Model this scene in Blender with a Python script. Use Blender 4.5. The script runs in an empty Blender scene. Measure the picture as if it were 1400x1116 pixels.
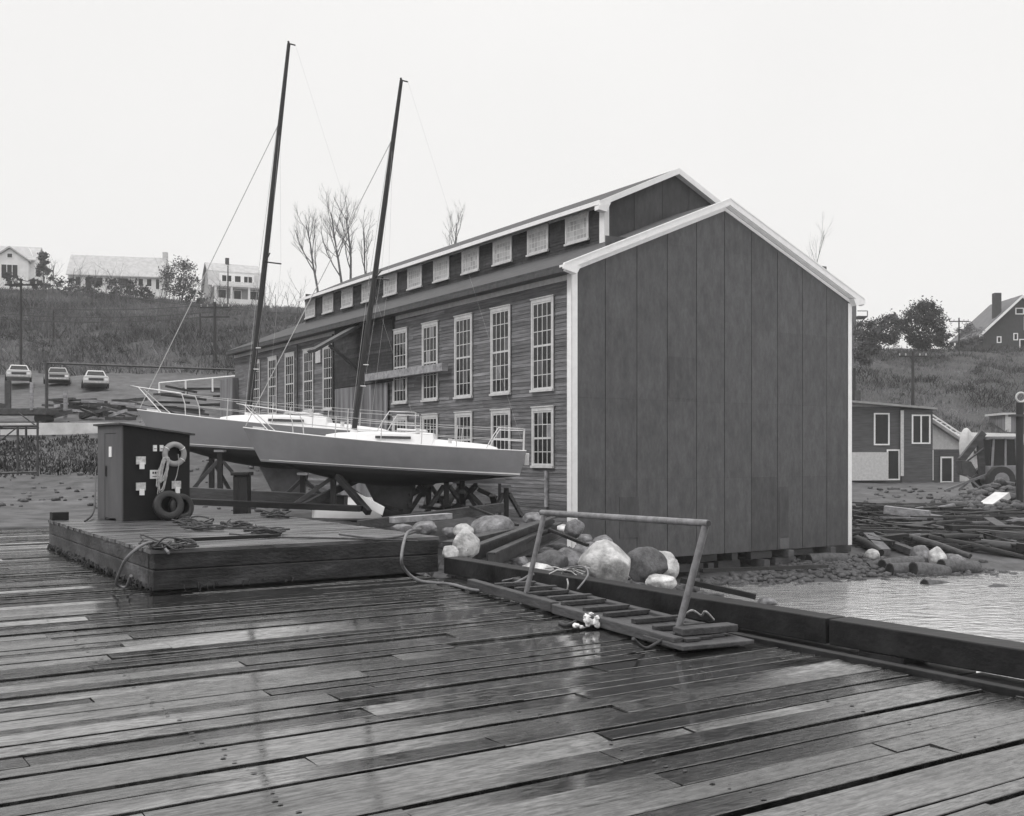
import bpy, bmesh, math, random
from mathutils import Vector, Matrix, noise
random.seed(7)
R = math.radians
C = bpy.context.scene.collection
sc = bpy.context.scene
# ---------------------------------------------------------------- frame of the place
F = 1012.0; CX = 700.0; HY = 592.0; EYE = 1.85
E1 = Vector((0.840, 0.5425, 0)).normalized()
E2 = Vector((-E1.y, E1.x, 0))
ANG = math.atan2(E1.y, E1.x)
def U(u, v, z=0.0): return Vector((E1.x*u + E2.x*v, E1.y*u + E2.y*v, z))
def uv(x, y): return (x*E1.x + y*E1.y, x*E2.x + y*E2.y)
def at(px, py, z):
    d = F*(EYE - z)/(py - HY); return Vector(((px-CX)/F*d, d, z))
def atD(px, py, d): return Vector(((px-CX)/F*d, d, EYE - (py-HY)/F*d))
def lerp(a, b, t): return a + (b-a)*t
def sstep(a, b, t):
    t = max(0.0, min(1.0, (t-a)/(b-a))); return t*t*(3-2*t)
def interp(tab, t):
    if t <= tab[0][0]: return tab[0][1]
    for (a, za), (b, zb) in zip(tab, tab[1:]):
        if t <= b: return lerp(za, zb, (t-a)/(b-a))
    return tab[-1][1]
# ---------------------------------------------------------------- materials
def mat(name, col, rough=0.8, var=0.25, scale=4.0, bump=0.0, bscale=None, spec=0.4, tone=0.0, stretch=None, metal=0.0,
        rvar=0.0, var2=0.0, scale2=0.6, coords='Object'):
    m = bpy.data.materials.new(name); m.use_nodes = True
    nt = m.node_tree; N = nt.nodes; L = nt.links
    b = N['Principled BSDF']
    b.inputs['Roughness'].default_value = rough
    b.inputs['Specular IOR Level'].default_value = spec
    b.inputs['Metallic'].default_value = metal
    if isinstance(col, (int, float)): col = (col, col*.995, col*(1.035 if col < .3 else 1.0))
    tc = N.new('ShaderNodeTexCoord'); mp = N.new('ShaderNodeMapping')
    L.new(tc.outputs[coords], mp.inputs['Vector'])
    if stretch: mp.inputs['Scale'].default_value = stretch
    n1 = N.new('ShaderNodeTexNoise'); n1.inputs['Scale'].default_value = scale; n1.inputs['Detail'].default_value = 6
    n1.inputs['Roughness'].default_value = 0.65
    L.new(mp.outputs[0], n1.inputs['Vector'])
    def math_(op, a, b_):
        k = N.new('ShaderNodeMath'); k.operation = op
        for i, q in enumerate((a, b_)):
            if isinstance(q, (int, float)): k.inputs[i].default_value = q
            else: L.new(q, k.inputs[i])
        return k.outputs[0]
    f = math_('ADD', math_('MULTIPLY', math_('SUBTRACT', n1.outputs['Fac'], 0.5), 8*var), 1.0)
    if var2:
        n2 = N.new('ShaderNodeTexNoise'); n2.inputs['Scale'].default_value = scale2; n2.inputs['Detail'].default_value = 3
        L.new(mp.outputs[0], n2.inputs['Vector'])
        f = math_('MULTIPLY', f, math_('ADD', math_('MULTIPLY', math_('SUBTRACT', n2.outputs['Fac'], 0.5), 7*var2), 1.0))
    if tone:
        at_ = N.new('ShaderNodeAttribute'); at_.attribute_name = 'tone'
        f = math_('MULTIPLY', f, math_('ADD', math_('MULTIPLY', at_.outputs['Fac'], tone), 1.0))
    f = math_('MAXIMUM', f, 0.12)
    mx = N.new('ShaderNodeVectorMath'); mx.operation = 'SCALE'; mx.inputs[0].default_value = col
    L.new(f, mx.inputs['Scale']); L.new(mx.outputs[0], b.inputs['Base Color'])
    if rvar:
        n3 = N.new('ShaderNodeTexNoise'); n3.inputs['Scale'].default_value = scale2; n3.inputs['Detail'].default_value = 5
        L.new(mp.outputs[0], n3.inputs['Vector'])
        r = math_('ADD', math_('MULTIPLY', math_('SUBTRACT', n3.outputs['Fac'], 0.5), 4*rvar), rough)
        r = math_('MAXIMUM', math_('MINIMUM', r, 1.0), 0.04); L.new(r, b.inputs['Roughness'])
    if bump:
        nb = N.new('ShaderNodeTexNoise'); nb.inputs['Scale'].default_value = bscale or scale*3; nb.inputs['Detail'].default_value = 4
        L.new(mp.outputs[0], nb.inputs['Vector'])
        bp = N.new('ShaderNodeBump'); bp.inputs['Strength'].default_value = bump; bp.inputs['Distance'].default_value = 0.03
        L.new(nb.outputs['Fac'], bp.inputs['Height']); L.new(bp.outputs[0], b.inputs['Normal'])
    m['b'] = 1
    return m
M = {}
M['plywood'] = mat('dark_stained_plywood', 0.088, 0.75, .10, 5.0, .15, 30, .3, tone=1.0, stretch=(2.2, 2.2, .9), var2=.13, scale2=1.5)
M['clap'] = mat('weathered_clapboard', 0.135, 0.75, .26, 3.5, .4, 20, .3, tone=1.0, stretch=(.5, .35, 5), var2=.24, scale2=1.2)
M['shingle'] = mat('dark_shingle', 0.045, 0.85, .25, 5, .4, 20, .2, tone=1.0)
M['roof'] = mat('wet_asphalt_roofing', 0.055, 0.8, .25, 3, .3, 12, .4, tone=.8)
M['trim'] = mat('white_trim_paint', 0.80, 0.5, .04, 4, .05, 10, .4)
M['trim_worn'] = mat('worn_white_trim', 0.52, 0.6, .10, 6, .2, 14, .3)
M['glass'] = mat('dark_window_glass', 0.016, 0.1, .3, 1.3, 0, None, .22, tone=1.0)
M['glass_pale'] = mat('boarded_pale_pane', 0.36, 0.6, .03, 3, 0, None, .4, tone=1)
M['barn_wood'] = mat('grey_barn_boards', 0.17, 0.85, .25, 3, .3, 15, .2, tone=1.2, stretch=(1, 1, .12))
M['timber'] = mat('wet_dark_timber', 0.018, 0.5, .22, 3.0, .25, 9, .2, tone=1.0, stretch=(.5, 2, 2), var2=.35, scale2=1.0, rvar=.1)
M['timber_z'] = mat('wet_dark_post', 0.018, 0.5, .35, 3.0, .5, 14, .4, tone=1.0, stretch=(2, 2, .4))
M['timber_pale'] = mat('pale_timber', 0.27, 0.7, .3, 3.0, .4, 14, .3, tone=1.0, stretch=(.4, 2, 2))
M['timber_mid'] = mat('grey_wet_timber', 0.055, 0.5, .25, 3.0, .5, 14, .3, tone=1.0, stretch=(.5, 2, 2), rvar=.08)
M['hull_grey'] = mat('grey_gelcoat', 0.24, 0.45, .05, 3, .05, 6, .3, var2=.07)
M['hull_pale'] = mat('pale_grey_gelcoat', 0.29, 0.35, .02, 3, .02, 6, .4, var2=.03)
M['antifoul'] = mat('dark_bottom_paint', 0.016, 0.7, .1, 3, .1, 10, .25)
M['keel'] = mat('keel_grey', 0.06, 0.6, .3, 2, .2, 10, .3)
M['keel_pale'] = mat('keel_pale_grey', 0.17, 0.6, .25, 2, .2, 10, .3)
M['white_gel'] = mat('white_gelcoat', 0.70, 0.3, .03, 3, .02, 6, .4)
M['stripe'] = mat('stripe_paint', 0.55, 0.3, .03, 3)
M['black_mast'] = mat('black_mast_paint', 0.018, 0.35, .1, 3, 0, None, .4)
M['steel'] = mat('stainless_tube', 0.62, 0.35, .05, 5, 0, None, .5, metal=.6)
M['wire'] = mat('rigging_wire', 0.45, 0.5, .05, 5)
M['galv'] = mat('galvanised_pipe', 0.15, 0.5, .25, 9, .2, 30, .5, var2=.1)
M['iron'] = mat('rusty_dark_steel', 0.045, 0.5, .35, 4, .3, 20, .5, tone=.6)
M['rope'] = mat('pale_rope', 0.42, 0.9, .2, 20, .3, 60, .2)
M['rope_dark'] = mat('wet_dark_rope', 0.055, 0.7, .3, 20, .3, 60, .3)
M['hose'] = mat('rubber_hose', 0.14, 0.45, .2, 8)
M['rubber'] = mat('black_tyre_rubber', 0.022, 0.55, .2, 8, .3, 30, .4)
M['ring'] = mat('lifebuoy_canvas', 0.30, 0.7, .08, 10)
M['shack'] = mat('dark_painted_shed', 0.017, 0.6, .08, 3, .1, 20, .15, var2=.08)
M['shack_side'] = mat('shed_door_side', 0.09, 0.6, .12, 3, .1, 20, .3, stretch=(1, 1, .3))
M['plate'] = mat('pale_metal_box', 0.50, 0.4, .25, 12)
M['plate_white'] = mat('white_outlet_cover', 0.80, 0.4, .03, 12)
M['ink'] = mat('dark_ink', 0.05, 0.6, .05, 12)
M['rock'] = mat('boulder_stone', 0.15, 0.6, .32, 6, .9, 16, .35, var2=.28, scale2=1.8)
M['rock_pale'] = mat('pale_boulder_stone', 0.42, 0.6, .26, 5, .9, 16, .35, var2=.30, scale2=1.8)
M['rock_dark'] = mat('dark_boulder_stone', 0.085, 0.7, .3, 8, .8, 12, .3, var2=.12, scale2=1.0)
M['bark'] = mat('grey_bark', 0.10, 0.9, .2, 4)
M['twig'] = mat('twigs', 0.085, 0.9, .2, 4)
M['leaf'] = mat('dull_foliage', 0.060, 0.9, .25, .6, 0, None, .1, tone=.9)
M['leaf_dark'] = mat('dark_foliage', 0.035, 0.9, .25, .6, 0, None, .1, tone=.9)
M['leaf_pale'] = mat('pale_winter_twigs', 0.13, 0.9, .25, .6, 0, None, .1, tone=.9)
M['brush'] = mat('winter_brush', 0.080, 0.95, .34, .10, 0, None, .05, tone=1.1, coords='Object')
M['house_white'] = mat('white_siding', 0.76, 0.7, .06, 1, tone=.5)  # white siding, its colour lifted further for distance haze
M['house_roof_hazed'] = mat('pale_hazed_shingle_roof', 0.42, 0.8, .12, 1.5)  # pale shingles, with distance haze painted into the colour
M['house_roof'] = mat('grey_shingle_roof', 0.12, 0.8, .15, 1.5)
M['house_siding_hazed'] = mat('hazed_shingle_siding', 0.33, 0.85, .08, 2)  # darker siding paled in the colour to imitate distance haze
M['house_dark'] = mat('dark_shingle_siding', 0.045, 0.85, .15, 2)
M['shed_siding'] = mat('grey_board_siding', 0.085, 0.8, .2, 2, .2, 10, .2, stretch=(.5, .5, 5))
M['concrete'] = mat('pale_concrete', 0.58, 0.85, .12, 1.5, .2, 10, .3, var2=.1, scale2=.3)
M['roof_wet'] = mat('pale_felt_roof', 0.30, 0.7, .15, 1.5)
M['car_white'] = mat('pale_car_paint', 0.50, 0.3, .03, 2)
M['car_grey'] = mat('grey_car_paint', 0.30, 0.3, .03, 2)
M['digger'] = mat('loader_paint', 0.20, 0.5, .2, 3)
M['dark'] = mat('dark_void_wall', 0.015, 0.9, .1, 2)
M['weed'] = mat('seaweed', 0.05, 0.7, .3, 6)

# ---- ground: gravel low down, winter turf on the slopes
def ground_mat():
    m = mat('gravel_and_turf', 0.068, 0.7, .40, 1.2, .8, 5, .35, var2=.22, scale2=.10, rvar=.08)
    nt = m.node_tree; N = nt.nodes; L = nt.links
    b = N['Principled BSDF']; old = b.inputs['Base Color'].links[0].from_socket
    a = N.new('ShaderNodeAttribute'); a.attribute_name = 'turf'
    v = N.new('ShaderNodeVectorMath'); v.operation = 'SCALE'; L.new(old, v.inputs[0])
    mr = N.new('ShaderNodeMapRange'); mr.inputs['To Min'].default_value = 1.0; mr.inputs['To Max'].default_value = 0.55
    L.new(a.outputs['Fac'], mr.inputs['Value']); L.new(mr.outputs[0], v.inputs['Scale']); L.new(v.outputs[0], b.inputs['Base Color'])
    return m
M['ground'] = ground_mat()
def water_mat():
    m = bpy.data.materials.new('harbour_water'); m.use_nodes = True
    N = m.node_tree.nodes; L = m.node_tree.links; b = N['Principled BSDF']
    b.inputs['Base Color'].default_value = (.55, .55, .55, 1); b.inputs['Roughness'].default_value = .08; b.inputs['Coat Weight'].default_value = 1; b.inputs['Coat IOR'].default_value = 1.7; b.inputs['Coat Roughness'].default_value = .08
    b.inputs['IOR'].default_value = 1.6; b.inputs['Specular IOR Level'].default_value = .9
    tc = N.new('ShaderNodeTexCoord'); mp = N.new('ShaderNodeMapping'); mp.inputs['Scale'].default_value = (.7, 1.6, 1)
    n = N.new('ShaderNodeTexNoise'); n.inputs['Scale'].default_value = 1.8; n.inputs['Detail'].default_value = 5; n.inputs['Distortion'].default_value = 1.2
    L.new(tc.outputs['Object'], mp.inputs['Vector']); L.new(mp.outputs[0], n.inputs['Vector'])
    bp = N.new('ShaderNodeBump'); bp.inputs['Strength'].default_value = .6; bp.inputs['Distance'].default_value = .09
    L.new(n.outputs['Fac'], bp.inputs['Height']); L.new(bp.outputs[0], b.inputs['Normal']); L.new(bp.outputs[0], b.inputs['Coat Normal'])
    return m
M['bank'] = mat('dead_weeds', 0.045, 0.95, .3, .5, 0, None, .05, tone=1.1)
M['water'] = water_mat()
def deck_mat():
    m = bpy.data.materials.new('wet_deck_planks'); m.use_nodes = True
    N = m.node_tree.nodes; L = m.node_tree.links; b = N['Principled BSDF']
    tc = N.new('ShaderNodeTexCoord')
    def noise_(sc3, scale, det, dist=0):
        mp = N.new('ShaderNodeMapping'); mp.inputs['Scale'].default_value = sc3
        n = N.new('ShaderNodeTexNoise'); n.inputs['Scale'].default_value = scale; n.inputs['Detail'].default_value = det
        n.inputs['Distortion'].default_value = dist; n.inputs['Roughness'].default_value = .62
        L.new(tc.outputs['Object'], mp.inputs['Vector']); L.new(mp.outputs[0], n.inputs['Vector']); return n.outputs['Fac']
    def mth(op, a, c):
        k = N.new('ShaderNodeMath'); k.operation = op
        for i, q in enumerate((a, c)):
            if isinstance(q, (int, float)): k.inputs[i].default_value = q
            else: L.new(q, k.inputs[i])
        return k.outputs[0]
    def ramp(x, lo, hi, a, c):
        r = N.new('ShaderNodeMapRange'); r.inputs['From Min'].default_value = lo; r.inputs['From Max'].default_value = hi
        r.inputs['To Min'].default_value = a; r.inputs['To Max'].default_value = c; L.new(x, r.inputs['Value']); return r.outputs[0]
    tone = N.new('ShaderNodeAttribute'); tone.attribute_name = 'tone'
    # coordinates shifted per plank so the grain does not run across the joints
    grain = noise_((.9, 15, 1), 2.4, 9, .9)
    fine = noise_((3.0, 45, 1), 3.0, 6, .5)
    speck = noise_((2.2, 7, 1), 3.5, 8, .3)
    blot = noise_((.6, 1.5, 1), 1.2, 9, .6)
    wet = noise_((.25, .8, 1), .9, 9, .6)
    c = mth('MULTIPLY', ramp(grain, .32, .68, .35, 1.6), ramp(fine, .35, .65, .6, 1.4))
    c = mth('MULTIPLY', c, mth('MULTIPLY', ramp(blot, .44, .54, .5, 1.3), ramp(speck, .4, .6, .6, 1.5)))
    c = mth('MULTIPLY', c, mth('ADD', mth('MULTIPLY', tone.outputs['Fac'], .8), 1.0))
    strand = noise_((.45, 30, 1), 2.6, 9, 1.2)
    crack = ramp(strand, .33, .37, .12, 1.0)
    c = mth('MULTIPLY', mth('MULTIPLY', c, .020), crack)
    streak = mth('MULTIPLY', ramp(mth('ADD', fine, mth('MULTIPLY', grain, .6)), .62, .92, .42, 1.0), crack)
    v = N.new('ShaderNodeCombineXYZ')
    for i in range(3): L.new(c, v.inputs[i])
    L.new(v.outputs[0], b.inputs['Base Color'])
    r = mth('ADD', ramp(wet, .44, .56, .05, .16), ramp(speck, .42, .60, -.02, .14))
    r = mth('ADD', r, mth('MULTIPLY', tone.outputs['Fac'], .04))
    L.new(mth('MAXIMUM', r, .05), b.inputs['Roughness'])
    b.inputs['Specular IOR Level'].default_value = .75; b.inputs['IOR'].default_value = 1.5
    cw_ = N.new('ShaderNodeMath'); cw_.operation = 'MULTIPLY'
    b.inputs['Coat IOR'].default_value = 2.0; L.new(ramp(speck, .42, .62, .03, .16), b.inputs['Coat Roughness'])
    streak = mth('MULTIPLY', streak, ramp(speck, .40, .60, 1.15, .62))
    L.new(ramp(mth('ADD', wet, mth('MULTIPLY', blot, .35)), .60, .70, 1.0, .48), cw_.inputs[0]); L.new(streak, cw_.inputs[1]); L.new(cw_.outputs[0], b.inputs['Coat Weight']); L.new(ramp(streak, .2, 1, .2, .9), b.inputs['Specular IOR Level'])
    h = mth('ADD', mth('MULTIPLY', grain, .6), mth('MULTIPLY', speck, .6))
    bp = N.new('ShaderNodeBump'); bp.inputs['Distance'].default_value = .008
    L.new(ramp(wet, .44, .56, .05, .40), bp.inputs['Strength']); L.new(h, bp.inputs['Height']); L.new(bp.outputs[0], b.inputs['Normal'])
    bp2 = N.new('ShaderNodeBump'); bp2.inputs['Distance'].default_value = .004; bp2.inputs['Strength'].default_value = .12; L.new(h, bp2.inputs['Height']); L.new(bp2.outputs[0], b.inputs['Coat Normal'])
    return m
M['deck'] = deck_mat()
M['float_deck'] = mat('float_deck_boards', 0.085, 0.30, .24, 4.0, .4, 16, .6, tone=.8, stretch=(.5, 3, 1), rvar=.10, var2=.4, scale2=1.6)
M['float_side'] = mat('stained_float_timber', 0.034, 0.55, .35, 3.5, .6, 14, .25, tone=1.0, stretch=(.8, .8, 1.8), var2=.45, scale2=1.6)

# ---------------------------------------------------------------- mesh builder
class MB:
    def __init__(s): s.v = []; s.f = []; s.t = []; s.sm = []
    def add(s, vs, fs, tone=0.0, smooth=False):
        o = len(s.v); s.v += [tuple(p) for p in vs]
        for f in fs: s.f.append(tuple(i+o for i in f)); s.t.append(tone); s.sm.append(smooth)
        return s
    def hexa(s, p, tone=0.0):   # 8 points: bottom ring then top ring
        return s.add(p, [(0,3,2,1),(4,5,6,7),(0,1,5,4),(1,2,6,5),(2,3,7,6),(3,0,4,7)], tone)
    def box(s, x0, x1, y0, y1, z0, z1, tone=0.0):
        return s.hexa([(x0,y0,z0),(x1,y0,z0),(x1,y1,z0),(x0,y1,z0),(x0,y0,z1),(x1,y0,z1),(x1,y1,z1),(x0,y1,z1)], tone)
    def boxm(s, m, sx, sy, sz, tone=0.0):
        p = [(-sx/2,-sy/2,-sz/2),(sx/2,-sy/2,-sz/2),(sx/2,sy/2,-sz/2),(-sx/2,sy/2,-sz/2)]
        p += [(a,b,sz/2) for a,b,_ in p]
        return s.hexa([m @ Vector(q) for q in p], tone)
    def beam(s, a, b, w, h, tone=0.0, up=(0,0,1)):  # square-section bar from a to b
        a = Vector(a); b = Vector(b); d = (b-a).normalized(); up = Vector(up)
        if abs(d.dot(up)) > .98: up = Vector((1,0,0))
        sx = d.cross(up).normalized(); uz = sx.cross(d)
        p = []
        for k in (a, b):
            p.append([k - sx*w/2 - uz*h/2, k + sx*w/2 - uz*h/2, k + sx*w/2 + uz*h/2, k - sx*w/2 + uz*h/2])
        return s.add(p[0]+p[1], [(0,1,2,3),(7,6,5,4),(0,4,5,1),(1,5,6,2),(2,6,7,3),(3,7,4,0)], tone)
    def tube(s, pts, r, n=8, tone=0.0, smooth=True, caps=True):
        pts = [Vector(p) for p in pts]; m = len(pts)
        rs = r if isinstance(r, (list, tuple)) else [r]*m
        o = []; prev = None
        for i, p in enumerate(pts):
            d = (pts[min(i+1, m-1)] - pts[max(i-1, 0)])
            d = d.normalized() if d.length > 1e-9 else Vector((0,0,1))
            if prev is None:
                a = Vector((0,0,1)) if abs(d.z) < .9 else Vector((1,0,0))
                prev = d.cross(a).normalized()
            q = (prev - d*prev.dot(d)); q = q.normalized() if q.length > 1e-6 else d.orthogonal().normalized()
            prev = q; w = d.cross(q)
            o += [p + (q*math.cos(2*math.pi*k/n) + w*math.sin(2*math.pi*k/n))*rs[i] for k in range(n)]
        fs = []
        for i in range(m-1):
            for k in range(n):
                fs.append((i*n+k, i*n+(k+1)%n, (i+1)*n+(k+1)%n, (i+1)*n+k))
        s.add(o, fs, tone, smooth)
        if caps:
            s.add(o[:n], [tuple(range(n))[::-1]], tone); s.add(o[-n:], [tuple(range(n))], tone)
        return s
    def prism(s, prof, axis, a, b, tone=0.0):
        # prof: 2-D polygon; axis 'x': prof=(y,z); axis 'y': prof=(x,z)
        n = len(prof)
        if axis == 'x': P = [(a, p, q) for p, q in prof] + [(b, p, q) for p, q in prof]
        elif axis == 'y': P = [(p, a, q) for p, q in prof] + [(p, b, q) for p, q in prof]
        else: P = [(p, q, a) for p, q in prof] + [(p, q, b) for p, q in prof]
        return s.add(P, [tuple(range(n))[::-1], tuple(range(n, 2*n))] + [(i, (i+1) % n, n+(i+1) % n, n+i) for i in range(n)], tone)
    def build(s, name, m, parent=None, bevel=0.0, fix=True):
        me = bpy.data.meshes.new(name); me.from_pydata(s.v, [], s.f)
        me.materials.append(m)
        at_ = me.attributes.new('tone', 'FLOAT', 'FACE')
        at_.data.foreach_set('value', s.t)
        me.polygons.foreach_set('use_smooth', s.sm)
        if fix and len(s.f) < 20000:
            bm = bmesh.new(); bm.from_mesh(me); bmesh.ops.recalc_face_normals(bm, faces=bm.faces); bm.to_mesh(me); bm.free()
        me.update()
        o = bpy.data.objects.new(name, me); C.objects.link(o)
        if parent: o.parent = parent
        if bevel:
            md = o.modifiers.new('bevel', 'BEVEL'); md.width = bevel; md.segments = 2; md.limit_method = 'ANGLE'
        return o
def tag(o, label=None, cat=None, group=None, kind=None):
    if label: o['label'] = label
    if cat: o['category'] = cat
    if group: o['group'] = group
    if kind: o['kind'] = kind
    return o
def thing(name, label, cat, loc=(0,0,0), rz=0, group=None):
    o = bpy.data.objects.new(name, None); C.objects.link(o); o.location = loc; o.rotation_euler = (0,0,rz)
    o.empty_display_size = .2
    return tag(o, label, cat, group)
def copy_tree(o, parent=None):
    c = o.copy(); C.objects.link(c); c.parent = parent
    for ch in [k for k in bpy.data.objects if k.parent == o]: copy_tree(ch, c)
    return c
def rnd(a, b): return random.uniform(a, b)

# ================================================================ TERRAIN
PL = [(0,.0),(36,.05),(42,.55),(48,1.45),(53,2.7),(56,3.3),(70,5.2),(83,7.3),(95,9.2),(110,13.2),(150,22.6),(184,30.3),(200,31.2),(240,32),(700,33)]
PR = [(0,-3.0),(34,-2.45),(36.5,-2.15),(40,-1.5),(50,-.75),(60,-.35),(85,0),(95,2.5),(115,8.5),(150,16.5),(170,18.3),(230,20),(700,22)]
BK = [(2,-3.2),(10,-2.7),(14,-1.9),(18,-1.15),(22,-.6),(26,-.05)]
def gz(x, y, rough=True):
    u, v = uv(x, y)
    zl = interp(PL, y)
    if u > 7.9 and v < 26: zl = min(zl, interp(BK, v))
    lim = 28.3 + 1.6*noise.noise(Vector((x*.25, y*.25, 7)))
    if u <= 7.9 and v < lim: zl = -3.0
    elif u <= 7.9: zl = max(zl, .02 + .02*(v-lim))
    if y > 95: zl = zl*(1 - .10*sstep(-.48, -.22, x/y)*sstep(95, 150, y))
    yy = lerp(.5*y + .5*(v+14.5), y, sstep(60, 90, y))
    zr = interp(PR, yy)
    wn = sstep(15.0, 21.5, u); 
    a = x/max(y, 5.0); wf = sstep(-.12, .27, a)
    w = lerp(wn, wf, sstep(50, 70, y))
    z = lerp(zl, zr, w)
    if rough and not (u <= 8.5 and v < lim+3):
        z += noise.fractal(Vector((x*.25, y*.25, 0)), 1.0, 2.0, 4)*.10*(1 + sstep(60, 120, y)*7)
        z += noise.noise(Vector((x*1.3, y*1.3, 4)))*.05
    return z
def axis(segs):
    out = []
    for a, b, st in segs:
        n = max(1, int(round((b-a)/st)))
        out += [a + (b-a)*i/n for i in range(n)]
    out.append(segs[-1][1]); return out
xs = axis([(-700,-200,50),(-200,-60,4),(-60,-22,1.5),(-22,34,.6),(34,70,1.5),(70,220,4),(220,700,48)])
ys = axis([(-200,0,20),(0,14,2),(14,60,.6),(60,120,2),(120,230,3),(230,900,40)])
g = MB(); nx = len(xs); ny = len(ys); turf = []
for y in ys:
    for x in xs:
        g.v.append((x, y, gz(x, y)))
        turf.append(max(0, min(1, lerp(sstep(84, 100, y), sstep(86, 96, y), .5) + .25*noise.noise(Vector((x*.1, y*.1, 9))))))
for j in range(ny-1):
    for i in range(nx-1):
        g.f.append((j*nx+i, j*nx+i+1, (j+1)*nx+i+1, (j+1)*nx+i)); g.t.append(0); g.sm.append(True)
go = g.build('ground', M['ground'], fix=False)
ta = go.data.attributes.new('turf', 'FLOAT', 'POINT'); ta.data.foreach_set('value', turf)
tag(go, kind='structure')
w = MB(); w.add([(-60,-120,-2.2),(500,-120,-2.2),(500,75,-2.2),(-60,75,-2.2)], [(0,1,2,3)])
tag(w.build('water', M['water']), kind='structure')

# ================================================================ DOCK
nl = MB(); dk = MB(); vv = -7.0
prow = random.Random(3)
while vv < 30.4:
    wd = prow.choice([.17,.20,.22,.24,.26,.28]); gap = prow.choice([.014,.020,.026,.032,.040,.055])
    uu = -16 + prow.uniform(-3, 0)
    while uu < 7.62:
        ln = prow.uniform(2.2, 6.0); e = min(uu+ln, 7.62 + prow.uniform(-.02, .03))
        if 7.62 - e < .5: e = 7.62 + prow.uniform(-.02, .03)
        tone = prow.uniform(-.35, .3); z = prow.uniform(-.010, .009); tl = prow.uniform(-.007, .007)
        n = max(1, int((e-uu)/.7)); P = []
        ja = [prow.uniform(-.006, .006) for _ in range(n+1)]; jb = [prow.uniform(-.006, .006) for _ in range(n+1)]
        jz = [prow.uniform(-.002, .002) for _ in range(n+1)]
        b = .004
        for k in range(n+1):
            a = uu + .004 + (e-uu-.008)*k/n
            P += [(a, vv+ja[k], -.07), (a, vv+ja[k], z+tl+jz[k]-b), (a, vv+ja[k]+b, z+tl+jz[k]), (a, vv+wd-gap+jb[k]-b, z-tl+jz[k]), (a, vv+wd-gap+jb[k], z-tl+jz[k]-b), (a, vv+wd-gap+jb[k], -.07)]
        fs = []
        for k in range(n):
            for q in range(5): fs.append((k*6+q, k*6+q+1, (k+1)*6+q+1, (k+1)*6+q))
        fs += [(0,1,2,3,4,5), tuple(n*6+q for q in (5,4,3,2,1,0))]
        dk.add(P, fs, tone)
        for bu in (-4.35, -2.2, -.1, 2.05, 4.2, 6.3):
            if uu+.1 < bu < e-.1 and -1 < vv < 17:
                for q in (.22, .78):
                    if prow.random() < .85:
                        x_ = bu + prow.uniform(-.05, .05); y_ = vv + (wd-gap)*q + prow.uniform(-.015, .015); r_ = prow.uniform(.007, .015); kk = 6
                        nl.add([(x_+r_*1.5*math.cos(a_*1.047), y_+r_*math.sin(a_*1.047), z+abs(tl)+.0035) for a_ in range(6)], [(0,1,2,3,4,5)])
        uu = e
    vv += wd
dock = dk.build('dock', M['deck']); dock.rotation_euler = (0,0,ANG); tag(dock, kind='structure')
un = MB(); un.box(-18, 7.55, -8, 30.4, -.36, -.12)
for k in range(14): un.box(7.1, 7.5, -6+k*2.7, -5.6+k*2.7, -3.4, -.4)
o = un.build('dock_underframe', M['dark']); o.rotation_euler = (0,0,ANG); tag(o, kind='structure')
o = nl.build('dock_nails', M['ink'], fix=False); o.rotation_euler = (0,0,ANG); tag(o, kind='stuff'); tag(o, 'rusty spike heads in rows across the wet dock planks', 'nails')
# edge: narrow raised strip, lower margin, heavy curb timbers on blocks
t = thing('edge_strip', 'long thin wet steel-shod strip along the edge of the dock planking', 'edging', U(0,0,0), ANG)
s_ = MB(); s_.box(7.66, 7.76, -6, 7.9, -.02, .045); s_.build('strip', M['timber'], t, .008)
mg = MB(); 
for k in range(7): mg.box(7.775+k*.0, 8.45, -6+k*2.9, -3.15+k*2.9, -.12, -.05, rnd(-.3,.1))
o = mg.build('dock_margin', M['timber']); o.rotation_euler = (0,0,ANG); tag(o, kind='structure')
def curb(name, label, a, b, z0, z1, wd=.3):
    t = thing('curb_timber', label, 'timber beam', (0,0,0), 0)
    m = MB(); a = U(*a); b = U(*b); n = 8; d = (b-a); sx = E1
    P = []
    for k in range(n+1):
        p = a + d*(k/n); j = rnd(-.006, .006)
        P += [p + Vector((0,0,z0)), p + sx*wd + Vector((0,0,z0)), p + sx*wd + Vector((0,0,z1+j)), p + Vector((0,0,z1-j))]
    fs = [(k*4+q, k*4+(q+1) % 4, (k+1)*4+(q+1) % 4, (k+1)*4+q) for k in range(n) for q in range(4)] + [(0,1,2,3), (n*4+3,n*4+2,n*4+1,n*4)]
    m.add(P, fs); m.build('beam', M['timber'], t, .012)
    L = d.length; k = .6
    while k < L-.3:
        p = a + d.normalized()*k + sx*.15; bl = MB()
        bl.boxm(Matrix.Translation((p.x, p.y, z0-.07)) @ Matrix.Rotation(ANG, 4, 'Z'), .34, .5, .135); k += 2.3; bl.build('packing_block', M['timber'], t)
    return t
curb('c', 'long dark curb timber running behind the gangway from the float', (8.03, 14.4), (8.16, 7.02), .0, .25)
curb('c', 'dark curb timber at the right edge of the dock above the water', (8.16, 6.98), (8.62, -5.0), .0, .25)

# ================================================================ BIG BUILDING
W_, LEN = 12.2, 30.6; OB = Vector((1.75, 31.1, 0))
EV, RG, SL = 7.45, 10.0, None
bld = thing('boat_shed', 'long two-storey clapboard boat shed with windowed monitor roof and blank dark panelled end wall', 'building', OB, ANG)
zb = -1.37
def gable_z(x): return 7.42 + (6.1-abs(x-6.1))*.415
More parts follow.
